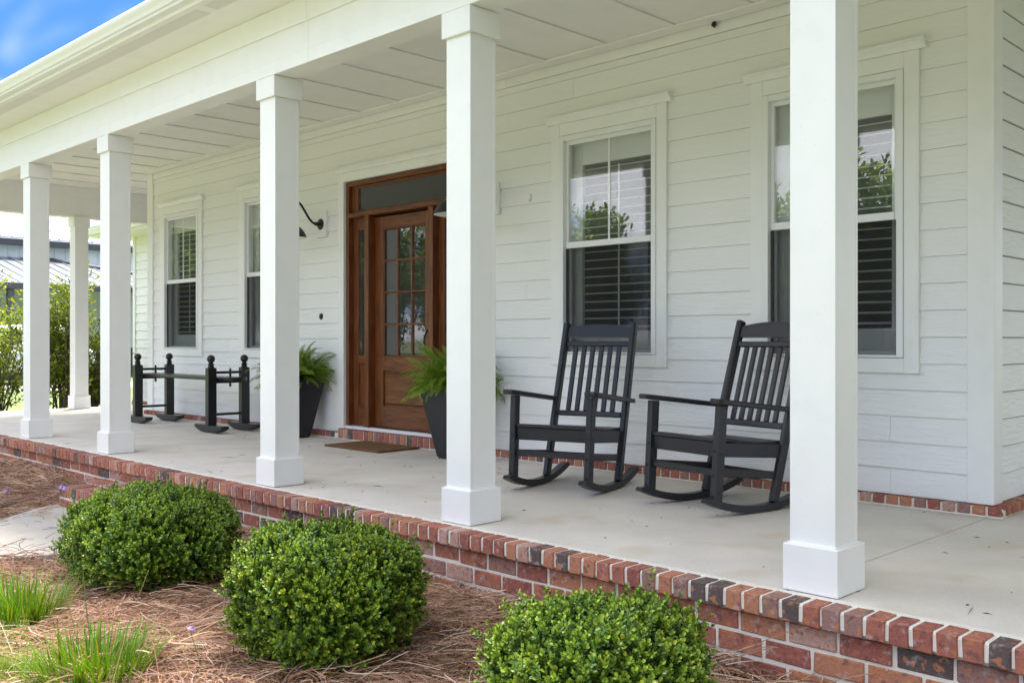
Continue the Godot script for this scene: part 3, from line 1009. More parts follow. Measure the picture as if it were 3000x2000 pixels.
# brick front of the porch: a cap of bricks on edge over running courses
func make_foundation() -> void:
	var B := thing("porch_foundation", "red brick porch edge with a cap of bricks on edge", "brick wall")
	bpart(B, "mortar", Vector3(PX0, -0.62, 2.10), Vector3(PX1, -0.079, 2.286), M.mortar)
	bpart(B, "mortar", Vector3(PX0, -0.078, 2.2005), Vector3(PX1, -0.0065, 2.324), M.mortar, 0.008)
	bpart(B, "mortar_joint", Vector3(PX0, -0.02, 2.1995), Vector3(PX1, -0.001, 2.226), M.mortar, 0.002)
	var all := []
	var p := 0.0807
	var n := int((PX1 - PX0) / p)
	for i in n:
		all.append([Vector3(PX1 - p * (i + 0.5), -0.0415, 2.2735), Vector3(0.0665, 0.078, 0.115), i % 8])
	for c in 5:
		var y := -0.1285 - 0.0875 * c
		var q := 0.2026
		var m := int((PX1 - PX0) / q)
		for i in m + 1:
			all.append([Vector3(PX1 - q * (i + (0.37 if c % 2 == 0 else 0.87)), y, 2.247), Vector3(0.1885, 0.0735, 0.09), 8 + i % 8])
	# the 300 that show largest are parts of their own; the others are joined
	var cam_f := Vector3(-0.705, 0, -0.709)
	var cam_r := Vector3(0.709, 0, -0.705)
	var scored := []
	for b in all:
		var d: Vector3 = b[0] - EYE
		var depth := d.dot(cam_f)
		var seen := depth > 0.3 and absf(d.dot(cam_r) / depth) < 0.56 and absf(d.y / depth) < 0.38 and (b[0] as Vector3).y > -0.42
		scored.append([depth if seen else 1000.0 + d.length(), b])
	scored.sort_custom(func(a, c): return a[0] < c[0])
	var rest := {}
	for i in scored.size():
		var b: Array = scored[i][1]
		var mesh := brick_mesh(b[1], b[2], 0.0038)
		var mat := brick_mat()
		var at: Vector3 = b[0] + Vector3(rf(-0.0012, 0.0012), rf(-0.0012, 0.0012), rf(-0.0018, 0.0024))
		var basis := Basis.from_euler(Vector3(rf(-0.012, 0.012), rf(-0.014, 0.014), rf(-0.012, 0.012)))
		if i < 298:
			part(B, "brick", mesh, mat, at, basis)
		else:
			if not rest.has(mat): rest[mat] = new_st()
			rest[mat].append_from(mesh, 0, Transform3D(basis, at))
	for mat in rest:
		var o := part(B, "brickwork", rest[mat].commit(), mat)
		o.set_meta("kind", "stuff")

func make_step() -> void:
	var S := thing("brick_step", "low red brick step joining the walkway to the porch", "step")
	var x0 := -7.79
	var x1 := -6.05
	var z0 := 2.32
	var z1 := 2.735
	var y := -0.155
	bpart(S, "mortar", Vector3(x0 + 0.012, -0.60, z0), Vector3(x1 - 0.012, y - 0.006, z1 - 0.012), M.mortar)
	var p := 0.0807
	for i in 21:
		for r in 2:
			var zz := z1 - 0.10 - 0.205 * r
			part(S, "brick", brick_mesh(Vector3(0.0665, 0.090, 0.190), 30 + (i * 3 + r) % 6, 0.006), brick_mat(), Vector3(x0 + p * (i + 0.5) + 0.012, y - 0.045, zz), Basis.from_euler(Vector3(rf(-0.01, 0.01), rf(-0.01, 0.01), rf(-0.01, 0.01))))
	for c in 2:
		for i in 9:
			part(S, "brick", brick_mesh(Vector3(0.180, 0.072, 0.09), 40 + i % 5, 0.006), brick_mat(), Vector3(x0 + 0.1 + 0.193 * i, y - 0.14 - 0.0875 * c, z1 - 0.045))
		for i in 2:
			part(S, "brick", brick_mesh(Vector3(0.09, 0.072, 0.16), 46 + i, 0.006), brick_mat(), Vector3(x0 + 0.046, y - 0.14 - 0.0875 * c, z1 - 0.19 - 0.18 * i))

# ------------------------------------------------------------------ things on the porch
func arc_rocker(f0: float, r: float, a0: float, a1: float, w: float, h: float) -> Mesh:
	# runner lying on the floor at f0; local z is forward
	var st := new_st()
	var n := 18
	var ring := []
	for i in n + 1:
		var z := lerpf(a0, a1, i / float(n))
		var d := z - f0
		var y := r - sqrt(r * r - d * d)
		var tn := Vector3(0, d / r, sqrt(1.0 - d * d / (r * r)))
		var up := Vector3(0, tn.z, -tn.y)
		var p := Vector3(0, y, z)
		var hh := h
		if i == 0 or i == n: hh = h * 0.55
		ring.append([p + Vector3(-w / 2, 0, 0), p + Vector3(w / 2, 0, 0), p + up * hh + Vector3(w / 2 - 0.004, 0, 0), p + up * hh + Vector3(-w / 2 + 0.004, 0, 0), up])
	for i in n:
		var a: Array = ring[i]
		var b: Array = ring[i + 1]
		var up: Vector3 = (a[4] + b[4]).normalized()
		quad(st, a[0], a[1], b[1], b[0], -up)
		quad(st, a[3], a[2], b[2], b[3], up)
		quad(st, a[1], a[2], b[2], b[1], Vector3.RIGHT)
		quad(st, a[0], a[3], b[3], b[0], Vector3.LEFT)
	for e in [0, n]:
		var a: Array = ring[e]
		quad(st, a[0], a[1], a[2], a[3], Vector3(0, 0, -1) if e == 0 else Vector3(0, 0, 1))
	return st.commit()

func slab_outline(pts: Array, y0: float, y1: float) -> Mesh:
	# flat shape in x and z (Vector2), from y0 to y1, with softened upper edge
	var st := new_st()
	var pv := PackedVector2Array(pts)
	var mid := Vector2.ZERO
	for p in pts: mid += p / pts.size()
	var inset := PackedVector2Array()
	var e := 0.006
	for p in pts: inset.append(p + (mid - p).normalized() * e)
	var idx := Geometry2D.triangulate_polygon(pv)
	for i in range(0, idx.size(), 3):
		var a := inset[idx[i]]
		var b := inset[idx[i + 1]]
		var c := inset[idx[i + 2]]
		tri(st, Vector3(a.x, y1, a.y), Vector3(b.x, y1, b.y), Vector3(c.x, y1, c.y), Vector3.UP)
		tri(st, Vector3(a.x, y0, a.y), Vector3(b.x, y0, b.y), Vector3(c.x, y0, c.y), Vector3.DOWN)
	var n := pv.size()
	for i in n:
		var j := (i + 1) % n
		var d := pv[j] - pv[i]
		var o := Vector2(d.y, -d.x).normalized()
		if o.dot((pv[i] + pv[j]) / 2.0 - mid) < 0: o = -o
		var O := Vector3(o.x, 0, o.y)
		var a := Vector3(pv[i].x, y0 + e, pv[i].y)
		var b := Vector3(pv[j].x, y0 + e, pv[j].y)
		var c := Vector3(pv[j].x, y1 - e, pv[j].y)
		var dd := Vector3(pv[i].x, y1 - e, pv[i].y)
		quad(st, a, b, c, dd, O)
		quad(st, dd, c, Vector3(inset[j].x, y1, inset[j].y), Vector3(inset[i].x, y1, inset[i].y), (O + Vector3.UP).normalized())
		quad(st, a, b, Vector3(inset[j].x, y0, inset[j].y), Vector3(inset[i].x, y0, inset[i].y), (O + Vector3.DOWN).normalized())
	return st.commit()

func make_chair(label: String, at: Vector3, turn: float) -> Node3D:
	var C := thing("rocking_chair", label, "rocking chair", at, turn, "black rocking chairs")
	var m: Material = M.poly
	var X := Vector3.RIGHT
	for s in [-1.0, 1.0]:
		part(C, "rocker", arc_rocker(-0.08, 1.10, -0.50, 0.352, 0.056, 0.040), m, Vector3(s * 0.262, 0, 0))
		bar(C, "front_leg", Vector3(s * 0.262, 0.082, 0.264), Vector3(s * 0.268, 0.606, 0.226), 0.040, 0.062, X, m)
		bar(C, "back_post", Vector3(s * 0.262, 0.040, -0.195), Vector3(s * 0.252, 1.080, -0.500), 0.040, 0.060, X, m, 0.009)
		# arm, broad and round in front, narrowing to the back post; it falls backwards
		var o := []
		var wv := [[-0.365, 0.030], [-0.20, 0.033], [0.0, 0.040], [0.14, 0.046], [0.23, 0.049], [0.275, 0.045], [0.300, 0.033], [0.308, 0.016]]
		for q in wv: o.append(Vector2(q[1], q[0]))
		for i in range(wv.size() - 1, -1, -1): o.append(Vector2(-wv[i][1] * (1.0 if wv[i][0] > 0.1 else 0.85), wv[i][0]))
		part(C, "arm", slab_outline(o, -0.014, 0.014), m, Vector3(s * 0.285, 0.598, 0.0), Basis(Vector3.RIGHT, -0.115))
		bar(C, "side_rail", Vector3(s * 0.250, 0.365, 0.225), Vector3(s * 0.250, 0.325, -0.285), 0.024, 0.078, X, m)
		bar(C, "side_stretcher", Vector3(s * 0.252, 0.243, 0.245), Vector3(s * 0.252, 0.190, -0.245), 0.024, 0.045, X, m)
		for b in [[0.36, 0.0], [0.235, 0.0], [0.118, 0.0]]:
			part(C, "bolt", lathe_mesh([Vector2(0, 0.003), Vector2(0.0055, 0.003), Vector2(0.0065, 0.0)], 8), M.black_metal, Vector3(s * 0.262, b[0], 0.2965 - (b[0] - 0.11) * 0.072), Basis(Vector3.RIGHT, PI / 2.0))
		for b in [[0.345, 0.243], [0.14, 0.262]]:
			part(C, "bolt", lathe_mesh([Vector2(0, 0.003), Vector2(0.005, 0.003), Vector2(0.006, 0.0)], 8), M.black_metal, Vector3(s * (0.286), b[0], b[1]), Basis(Vector3.BACK, -s * PI / 2.0))
	# front apron, stretchers
	bar(C, "apron", Vector3(-0.243, 0.368, 0.237), Vector3(0.243, 0.368, 0.237), 0.080, 0.024, Vector3(0, 1, 0.08), m)
	for s in [-1.0, 1.0]:
		for k in 2:
			part(C, "screw", lathe_mesh([Vector2(0, 0.002), Vector2(0.005, 0.002), Vector2(0.005, 0.0)], 8), M.black_metal, Vector3(s * 0.200, 0.352 + 0.030 * k, 0.2495), Basis(Vector3.RIGHT, PI / 2.0))
	bar(C, "stretcher", Vector3(-0.243, 0.243, 0.248), Vector3(0.243, 0.243, 0.248), 0.036, 0.024, Vector3.UP, m)
	bar(C, "stretcher", Vector3(-0.243, 0.190, -0.235), Vector3(0.243, 0.190, -0.235), 0.036, 0.024, Vector3.UP, m)
	# seat of slats, dished
	var zs := [0.222, 0.138, 0.056, -0.024, -0.102, -0.178, -0.250]
	var ys := [0.416, 0.408, 0.394, 0.383, 0.376, 0.373, 0.373]
	for i in 7:
		var tilt: float = [0.05, 0.13, 0.15, 0.11, 0.06, 0.0, -0.05][i]
		part(C, "seat_slat", box_mesh(Vector3(0.484, 0.020, 0.076 if i == 0 else 0.072), 0.004), m, Vector3(0, ys[i], zs[i]), Basis(Vector3.RIGHT, -tilt))
	# the back: curved top board, rail, lower rail and seven slats between
	var ax := Vector3(0, 1.080 - 0.040, -0.500 + 0.195).normalized()      # direction of the back posts
	var fw := ax.cross(Vector3.RIGHT) * -1.0
	var foot := Vector3(0, 0.040, -0.195)
	var bb := Basis(X, ax, X.cross(ax))
	var tp := []
	for k in 13:
		var u := k / 12.0 * 2.0 - 1.0
		tp.append(Vector2(u * 0.2315, 0.067 + 0.026 * (1.0 - u * u)))
	var st := new_st()
	for k in 12:
		var a: Vector2 = tp[k]
		var b: Vector2 = tp[k + 1]
		for z in [-0.011, 0.011]:
			quad(st, Vector3(a.x, 0, z), Vector3(b.x, 0, z), Vector3(b.x, b.y, z), Vector3(a.x, a.y, z), Vector3(0, 0, signf(z)))
		quad(st, Vector3(a.x, a.y, -0.011), Vector3(b.x, b.y, -0.011), Vector3(b.x, b.y, 0.011), Vector3(a.x, a.y, 0.011), Vector3(-(b.y - a.y), b.x - a.x, 0).normalized())
		quad(st, Vector3(a.x, 0, -0.011), Vector3(b.x, 0, -0.011), Vector3(b.x, 0, 0.011), Vector3(a.x, 0, 0.011), Vector3.DOWN)
	part(C, "top_board", st.commit(), m, foot + ax * 0.976, bb)
	part(C, "back_rail", box_mesh(Vector3(0.463, 0.034, 0.024), 0.004), m, foot + ax * 0.930, bb)
	part(C, "back_rail", box_mesh(Vector3(0.463, 0.036, 0.024), 0.004), m, foot + ax * 0.440, bb)
	for k in 6:
		part(C, "back_slat", box_mesh(Vector3(0.034, 0.454, 0.018), 0.004), m, foot + ax * 0.6855 + X * (-0.1625 + 0.065 * k), bb)
	return C

func make_bench() -> void:
	var B := thing("joggling_board", "long black plank bench on two rocking stands with ball finials", "bench", Vector3(-10.23, 0, 0.44))
	var m: Material = M.black_wood
	var ball := [Vector2(0.034, 0.0), Vector2(0.036, 0.008), Vector2(0.030, 0.016), Vector2(0.026, 0.022), Vector2(0.033, 0.032), Vector2(0.034, 0.038), Vector2(0.026, 0.046), Vector2(0.020, 0.052), Vector2(0.024, 0.056)]
	for k in 9:
		var a := lerpf(-0.95, PI / 2.0, k / 8.0)
		ball.append(Vector2(0.042 * cos(a), 0.094 + 0.042 * sin(a)))
	var fin := lathe_mesh(ball, 20)
	for sx in [-0.87, 0.87]:
		for sz in [-0.205, 0.180]:
			var r := thing_rocker(0.285, 0.078, 0.085)
			part(B, "stand_rocker", r, m, Vector3(sx + 0.01, 0, sz))
			bpart(B, "post", Vector3(sx - 0.033, 0.070, sz - 0.048), Vector3(sx + 0.033, 0.671, sz + 0.048), m, 0.003)
			part(B, "finial", fin, m, Vector3(sx, 0.670, sz))
		for q in [[0.185, 0.014], [0.522, 0.014], [0.622, 0.014]]:
			part(B, "crossbar", tube_mesh([Vector3(sx, q[0], -0.160), Vector3(sx, q[0], 0.135)], q[1], 10), m)
		part(B, "peg", tube_mesh([Vector3(sx + 0.055, 0.474, -0.01), Vector3(sx + 0.055, 0.655, -0.01), Vector3(sx + 0.055, 0.668, -0.01)], [0.0125, 0.0125, 0.006], 10), m)
	var o := []
	for e in [1.0, -1.0]:
		for k in 13:
			var a := -PI / 2.0 + PI * k / 12.0
			o.append(Vector2(e * (1.02 + 0.09 * cos(a)), e * 0.132 * sin(a) - 0.012))
	part(B, "plank", slab_outline(o, 0.537, 0.573), m)

func thing_rocker(half: float, h: float, w: float) -> Mesh:
	# a block with a curved underside, long in x
	var prof := []
	var n := 14
	for i in n + 1:
		var u := i / float(n) * 2.0 - 1.0
		prof.append(Vector2(u * half, 0.052 * u * u * u * u * 0.35 + 0.052 * u * u * 0.65))
	var st := new_st()
	for i in n:
		var a: Vector2 = prof[i]
		var b: Vector2 = prof[i + 1]
		for z in [-w / 2, w / 2]:
			quad(st, Vector3(a.x, a.y, z), Vector3(b.x, b.y, z), Vector3(b.x, h, z), Vector3(a.x, h, z), Vector3(0, 0, signf(z)))
		quad(st, Vector3(a.x, a.y, -w / 2), Vector3(b.x, b.y, -w / 2), Vector3(b.x, b.y, w / 2), Vector3(a.x, a.y, w / 2), Vector3(b.y - a.y, -(b.x - a.x), 0).normalized())
	quad(st, Vector3(-half, h, -w / 2), Vector3(half, h, -w / 2), Vector3(half, h, w / 2), Vector3(-half, h, w / 2), Vector3.UP)
	for e in [-1.0, 1.0]:
		quad(st, Vector3(e * half, 0.052, -w / 2), Vector3(e * half, h, -w / 2), Vector3(e * half, h, w / 2), Vector3(e * half, 0.052, w / 2), Vector3(e, 0, 0))
	return st.commit()

func make_planter(label: String, at: Vector3) -> void:
	var P := thing("planter", label, "planter", at, 0.0, "tall black planters")
	var h := 0.56
	var a := 0.102
	var b := 0.205
	var st := new_st()
	var c := []
	for i in 8:
		var r: float = a if ((i >> 1) & 1) == 0 else b
		c.append(Vector3(r * (2 * (i & 1) - 1), 0.012 + (h - 0.012) * ((i >> 1) & 1), r * (2 * ((i >> 2) & 1) - 1)))
	add_hexa(st, c, 0.006)
	part(P, "body", st.commit(), M.planter)
	bpart(P, "foot", Vector3(-a + 0.012, 0.0, -a + 0.012), Vector3(a - 0.012, 0.0125, a - 0.012), M.planter)
	for s in [[-1, 0], [1, 0], [0, -1], [0, 1]]:
		var v := Vector3(s[0], 0, s[1])
		var side := Vector3(absf(s[1]), 0, absf(s[0]))
		var e := side * (b + 0.006 if s[0] != 0 else b - 0.019) + Vector3(absf(s[0]), 0, absf(s[1])) * 0.0125
		bpart(P, "rim", v * (b - 0.006) - e + Vector3(0, h - 0.004, 0), v * (b - 0.006) + e + Vector3(0, h + 0.014, 0), M.planter, 0.003)
	bpart(P, "potting_soil", Vector3(-b + 0.02, h - 0.003, -b + 0.02), Vector3(b - 0.02, h + 0.006, b - 0.02), M.soil)

func frond_mesh(k: int) -> Mesh:
	var r := RandomNumberGenerator.new()
	r.seed = 400 + k
	var st := new_st()
	var n := 25
	var L := 1.0
	var droop: float = [0.35, 0.6, 0.8, 1.0, 0.5][k % 5]
	var pts := []
	for i in n + 1:
		var u := i / float(n)
		var ang := 0.15 - droop * 1.7 * u * u
		var p := Vector3.ZERO
		if i > 0:
			var q: Vector3 = pts[i - 1]
			p = q + Vector3(0.02 * sin(u * 5.0 + k), sin(ang), cos(ang)) * (L / n)
		pts.append(p)
	for i in n:
		var u := i / float(n)
		var t: Vector3 = (pts[i + 1] - pts[i]).normalized()
		var sidev := Vector3.RIGHT
		var up := t.cross(sidev) * -1.0
		var g := lerpf(0.75, 1.15, u) * r.randf_range(0.88, 1.12)
		# rachis
		var w := 0.004
		cquad(st, pts[i] - sidev * w, pts[i] + sidev * w, pts[i + 1] + sidev * w, pts[i + 1] - sidev * w, up, Color(0.13, 0.11, 0.03))
		if u < 0.06: continue
		var len := 0.108 * pow(sin(PI * clampf(0.10 + u * 0.88, 0.0, 1.0)), 0.75) * r.randf_range(0.85, 1.1)
		var wid := L / n * 0.33
		for s in [-1.0, 1.0]:
			var o: Vector3 = pts[i] + t * (L / n) * (0.25 if s > 0 else 0.5)
			var out: Vector3 = (sidev * s + t * 0.28 - up * r.randf_range(0.05, 0.6)).normalized()
			var tipp := o + out * len
			var m1 := o + out * len * 0.45
			var c1 := Color(0.195 * g, 0.300 * g, 0.036 * g)
			ctri(st, o - t * wid * 0.8, o + t * wid * 0.8, m1 + t * wid, up, c1)
			ctri(st, o - t * wid * 0.8, m1 + t * wid, m1 - t * wid * 0.75, up, c1)
			ctri(st, m1 - t * wid * 0.75, m1 + t * wid, tipp, up, c1 * 1.06)
	return st.commit()

func ctri(st: SurfaceTool, a: Vector3, b: Vector3, c: Vector3, n: Vector3, col: Color) -> void:
	var nn := flat_n(a, b, c, n)
	if (c - a).cross(b - a).dot(nn) < 0.0:
		var t := b
		b = c
		c = t
	for v in [a, b, c]:
		st.set_color(col)
		st.set_normal(nn)
		st.add_vertex(v)

func cquad(st: SurfaceTool, a: Vector3, b: Vector3, c: Vector3, d: Vector3, n: Vector3, col: Color) -> void:
	ctri(st, a, b, c, n, col)
	ctri(st, a, c, d, n, col)

func make_fern(label: String, at: Vector3) -> void:
	var F := thing("boston_fern", label, "fern", at, 0.0, "potted ferns")
	var kinds := []
	for k in 5: kinds.append(frond_mesh(k))
	for i in 230:
		var az := TAU * i * 0.382 + rf(-0.2, 0.2)
		var rise := pow(rng.randf(), 1.25)
		var pitch := lerpf(-0.20, 1.38, pow(rise, 0.9))        # 0 lies flat, 1.4 stands up
		var len := rf(0.26, 0.45) * lerpf(1.0, 0.95, rise)
		var b := Basis(Vector3.UP, az) * Basis(Vector3.RIGHT, -pitch) * Basis(Vector3.BACK, rf(-1.15, 1.15))
		var root := Vector3(sin(az), 0, cos(az)) * rf(0.02, 0.10)
		part(F, "frond", kinds[(i * 7 + (0 if rise > 0.6 else 2)) % 5], M.soft_leaf, root + Vector3(0, rf(0.0, 0.05), 0), b.scaled(Vector3(len, len, len)))

func make_lamp(label: String, x: float) -> void:
	var L := thing("gooseneck_wall_lamp", label, "wall lamp", Vector3(x, 2.121, 0.0), 0.0, "porch wall lamps")
	bpart(L, "mounting_block", Vector3(-0.0895, -0.130, -0.012), Vector3(0.0895, 0.130, 0.022), M.white, 0.003)
	part(L, "backplate", lathe_mesh([Vector2(0, 0.024), Vector2(0.022, 0.024), Vector2(0.026, 0.014), Vector2(0.050, 0.009), Vector2(0.055, 0.004), Vector2(0.056, 0.0)], 28), M.black_metal, Vector3(0.0, 0.0, 0.022), Basis(Vector3.RIGHT, PI / 2.0))
	var c := [Vector3(0, 0, 0.030), Vector3(0, 0.0, 0.080), Vector3(0, 0.008, 0.110), Vector3(0, 0.035, 0.145), Vector3(0, 0.085, 0.185), Vector3(0, 0.135, 0.220), Vector3(0, 0.180, 0.258), Vector3(0, 0.208, 0.305), Vector3(0, 0.200, 0.355), Vector3(0, 0.160, 0.390), Vector3(0, 0.105, 0.400), Vector3(0, 0.005, 0.400)]
	var cv := Curve3D.new()
	for i in c.size():
		var t: Vector3 = (c[mini(i + 1, c.size() - 1)] - c[maxi(i - 1, 0)]) / 6.0
		cv.add_point(c[i], -t, t)
	var pts := []
	for p in cv.tessellate_even_length(4, 0.02): pts.append(p)
	part(L, "arm", tube_mesh(pts, 0.0115, 12), M.black_metal)
	part(L, "collar", tube_mesh([Vector3(0, 0, 0.04), Vector3(0, 0, 0.085)], 0.019, 14), M.black_metal)
	var outer := [Vector2(0.182, -0.161), Vector2(0.180, -0.153), Vector2(0.172, -0.130), Vector2(0.155, -0.098), Vector2(0.128, -0.065), Vector2(0.092, -0.042), Vector2(0.055, -0.030), Vector2(0.040, -0.024), Vector2(0.038, 0.012), Vector2(0.030, 0.022), Vector2(0.0, 0.024)]
	part(L, "shade", lathe_mesh(outer, 40), M.black_metal, Vector3(0, 0, 0.400))
	var inner := []
	for i in range(7, -1, -1): inner.append((outer[i] as Vector2) + Vector2(-0.002, -0.002) if i > 0 else Vector2(0.1815, -0.1612))
	inner.insert(0, Vector2(0.0, -0.028))
	part(L, "shade_lining", lathe_mesh(inner, 40), M.enamel, Vector3(0, 0, 0.400))
	var bulb := [Vector2(0.0, -0.128)]
	for k in 8:
		var a := lerpf(-PI / 2.0, 0.9, k / 7.0)
		bulb.append(Vector2(0.030 * cos(a), -0.098 + 0.030 * sin(a)))
	bulb.append(Vector2(0.014, -0.05))
	bulb.append(Vector2(0.014, -0.03))
	part(L, "bulb", lathe_mesh(bulb, 16), M.enamel, Vector3(0, 0, 0.400))

func make_small() -> void:
	make_chair("black slatted porch rocking chair between the fern planter and the other rocker", Vector3(-4.171, 0, 0.874), deg_to_rad(15.4))
	make_chair("black slatted porch rocking chair set nearest the house's corner board", Vector3(-3.123, 0, 0.789), deg_to_rad(-10.8))
	make_bench()
	var pr := Vector3(-5.905, 0, 0.314)
	var pl := Vector3(-8.290, 0, 0.275)
	make_planter("tall tapered black planter on the door's handle side", pr)
	make_planter("tall tapered black planter under the doorbell", pl)
	make_fern("bushy green fern spilling from the planter on the door's handle side", pr + Vector3(0, 0.564, 0))
	make_fern("bushy green fern spilling from the planter under the doorbell", pl + Vector3(0, 0.564, 0))
	make_lamp("black gooseneck barn lamp above the doorbell", -8.245)
	make_lamp("black gooseneck barn lamp on the rocking chairs' side of the door", -5.784)
	# doormat: a pad of coir with a ragged pile
	var D := thing("doormat", "brown coir doormat on the concrete before the front door", "doormat", Vector3(-7.015, 0, 0.315))
	bpart(D, "backing", Vector3(-0.400, 0.001, -0.228), Vector3(0.400, 0.012, 0.228), M.coir, 0.003)
	var st := new_st()
	var pile := noise(81, 9.0, 3)
	var nx := 90
	var nz := 52
	for i in nx:
		for j in nz:
			var q := []
			for o in [[0, 0], [1, 0], [1, 1], [0, 1]]:
				var u: float = (i + o[0]) / float(nx)
				var v: float = (j + o[1]) / float(nz)
				var edge := minf(minf(u, 1 - u) * 0.80, minf(v, 1 - v) * 0.456)
				var x := (u - 0.5) * 0.806 + 0.004 * pile.get_noise_2d(u * 40.0, v * 40.0)
				var z := (v - 0.5) * 0.462 + 0.004 * pile.get_noise_2d(v * 40.0 + 9.0, u * 40.0)
				q.append(Vector3(x, 0.020 - 0.008 * exp(-edge * 160.0) + 0.0028 * pile.get_noise_2d(u * 9.0, v * 9.0), z))
			tri(st, q[0], q[1], q[2], flat_n(q[0], q[1], q[2], Vector3.UP))
			tri(st, q[0], q[2], q[3], flat_n(q[0], q[2], q[3], Vector3.UP))
	part(D, "pile", st.commit(), M.coir)
	# doorbell, outlet box, hook, nest
	var bell := thing("doorbell", "small round black doorbell on the siding beside the door", "doorbell", Vector3(-8.271, 1.198, -0.004))
	part(bell, "ring", lathe_mesh([Vector2(0.017, 0.010), Vector2(0.026, 0.010), Vector2(0.031, 0.005), Vector2(0.032, 0.0)], 24), M.black_metal, Vector3.ZERO, Basis(Vector3.RIGHT, PI / 2.0))
	part(bell, "button", lathe_mesh([Vector2(0, 0.013), Vector2(0.010, 0.012), Vector2(0.016, 0.007), Vector2(0.016, 0.0)], 20), M.rubber, Vector3.ZERO, Basis(Vector3.RIGHT, PI / 2.0))
	var ob := thing("outlet_box", "cream weatherproof outlet box on the siding behind the fern", "outlet box", Vector3(-5.632, 0.554, -0.006))
	bpart(ob, "block", Vector3(-0.062, -0.043, 0.0), Vector3(0.062, 0.043, 0.026), M.white, 0.003)
	bpart(ob, "cover", Vector3(-0.050, -0.034, 0.026), Vector3(0.050, 0.034, 0.052), M.enamel, 0.006)
	var hk := thing("wall_hook", "small clear hook stuck on the siding beside the lamp", "hook", Vector3(-5.345, 2.092, -0.005))
	bpart(hk, "plate", Vector3(-0.010, -0.028, 0.0), Vector3(0.010, 0.030, 0.004), M.hook, 0.002)
	part(hk, "prong", tube_mesh([Vector3(0, -0.010, 0.004), Vector3(0, -0.026, 0.010), Vector3(0, -0.032, 0.018), Vector3(0, -0.026, 0.025), Vector3(0, -0.014, 0.026)], 0.003, 8), M.hook)
	var ns := thing("mud_nest", "small dark insect nest under the porch ceiling trim", "nest", Vector3(-3.617, CEIL - 0.020, 0.03))
	var rr := RandomNumberGenerator.new()
	rr.seed = 5
	for k in 7:
		var p := Vector3(rr.randf_range(-0.014, 0.014), rr.randf_range(-0.026, -0.006), rr.randf_range(-0.010, 0.012))
		part(ns, "cell", tube_mesh([Vector3(p.x * 0.5, 0.002, p.z * 0.5), p, p + Vector3(rr.randf_range(-0.004, 0.004), -0.016, 0.002)], [0.006, 0.008, 0.006], 7), M.nest)

# bits of leaf and straw that the wind left on the slab
func make_litter() -> void:
	var st := new_st()
	var r := RandomNumberGenerator.new()
	r.seed = 66
	for i in 90:
		var x := r.randf_range(-9.5, -0.4)
		var z := r.randf_range(0.12, 2.15)
		if x > -7.5 and x < -6.5 and z < 0.6: continue
		var az := r.randf() * TAU
		var L := r.randf_range(0.006, 0.022) if i % 6 > 0 else r.randf_range(0.05, 0.11)
		var w := r.randf_range(0.002, 0.005) if i % 6 > 0 else 0.0011
		var d := Vector3(cos(az), 0, sin(az))
		var s := d.cross(Vector3.UP)
		var p := Vector3(x, 0.0015, z)
		var c := Color(0.10, 0.065, 0.04) * r.randf_range(0.6, 1.6)
		cquad(st, p - d * L, p - s * w + Vector3(0, 0.003, 0), p + d * L, p + s * w + Vector3(0, 0.003, 0), Vector3.UP, c)
	var o := part(self, "leaf_litter", st.commit(), M.straw)
	tag(o, "dry specks of leaf and pine needle scattered on the porch floor", "litter")
	o.set_meta("kind", "stuff")

# ------------------------------------------------------------------ ground and planting
var bump_n: FastNoiseLite
var big_n: FastNoiseLite

func bed_y(x: float, z: float) -> float:
	var wall := smoothstep(2.95, 2.35, z)
	var y := -0.372 + 0.055 * wall
	if x < -7.7: y += 0.060 * smoothstep(-7.7, -8.6, x) * smoothstep(4.2, 2.9, z)
	y += 0.030 * bump_n.get_noise_2d(x, z) + 0.020 * big_n.get_noise_2d(x, z)
	y -= 0.045 * smoothstep(3.95, 4.45, z + 0.12 * big_n.get_noise_2d(x * 0.6, 3.0))
	if x < -13.8: y = minf(y, -0.20)
	return y

func path_edges(z: float) -> Array:
	var t := smoothstep(2.7, 4.4, z)
	return [lerpf(-7.82, -7.05, smoothstep(2.72, 3.9, z) ** 0.8), lerpf(-5.86, -6.25, t)]

func on_path(x: float, z: float, m := 0.0) -> bool:
	var e := path_edges(z)
	return z > 2.6 and x > e[0] - m and x < e[1] + m

func grid_mesh(x0: float, x1: float, z0: float, z1: float, nx: int, nz: int, fn: Callable) -> Mesh:
	var st := new_st()
	st.set_smooth_group(0)
	for j in nz + 1:
		for i in nx + 1:
			var x := lerpf(x0, x1, i / float(nx))
			var z := lerpf(z0, z1, j / float(nz))
			st.add_vertex(Vector3(x, fn.call(x, z), z))
	for j in nz:
		for i in nx:
			var a := j * (nx + 1) + i
			for k in [a, a + 1, a + nx + 2, a, a + nx + 2, a + nx + 1]: st.add_index(k)
	st.generate_normals()
	return st.commit()

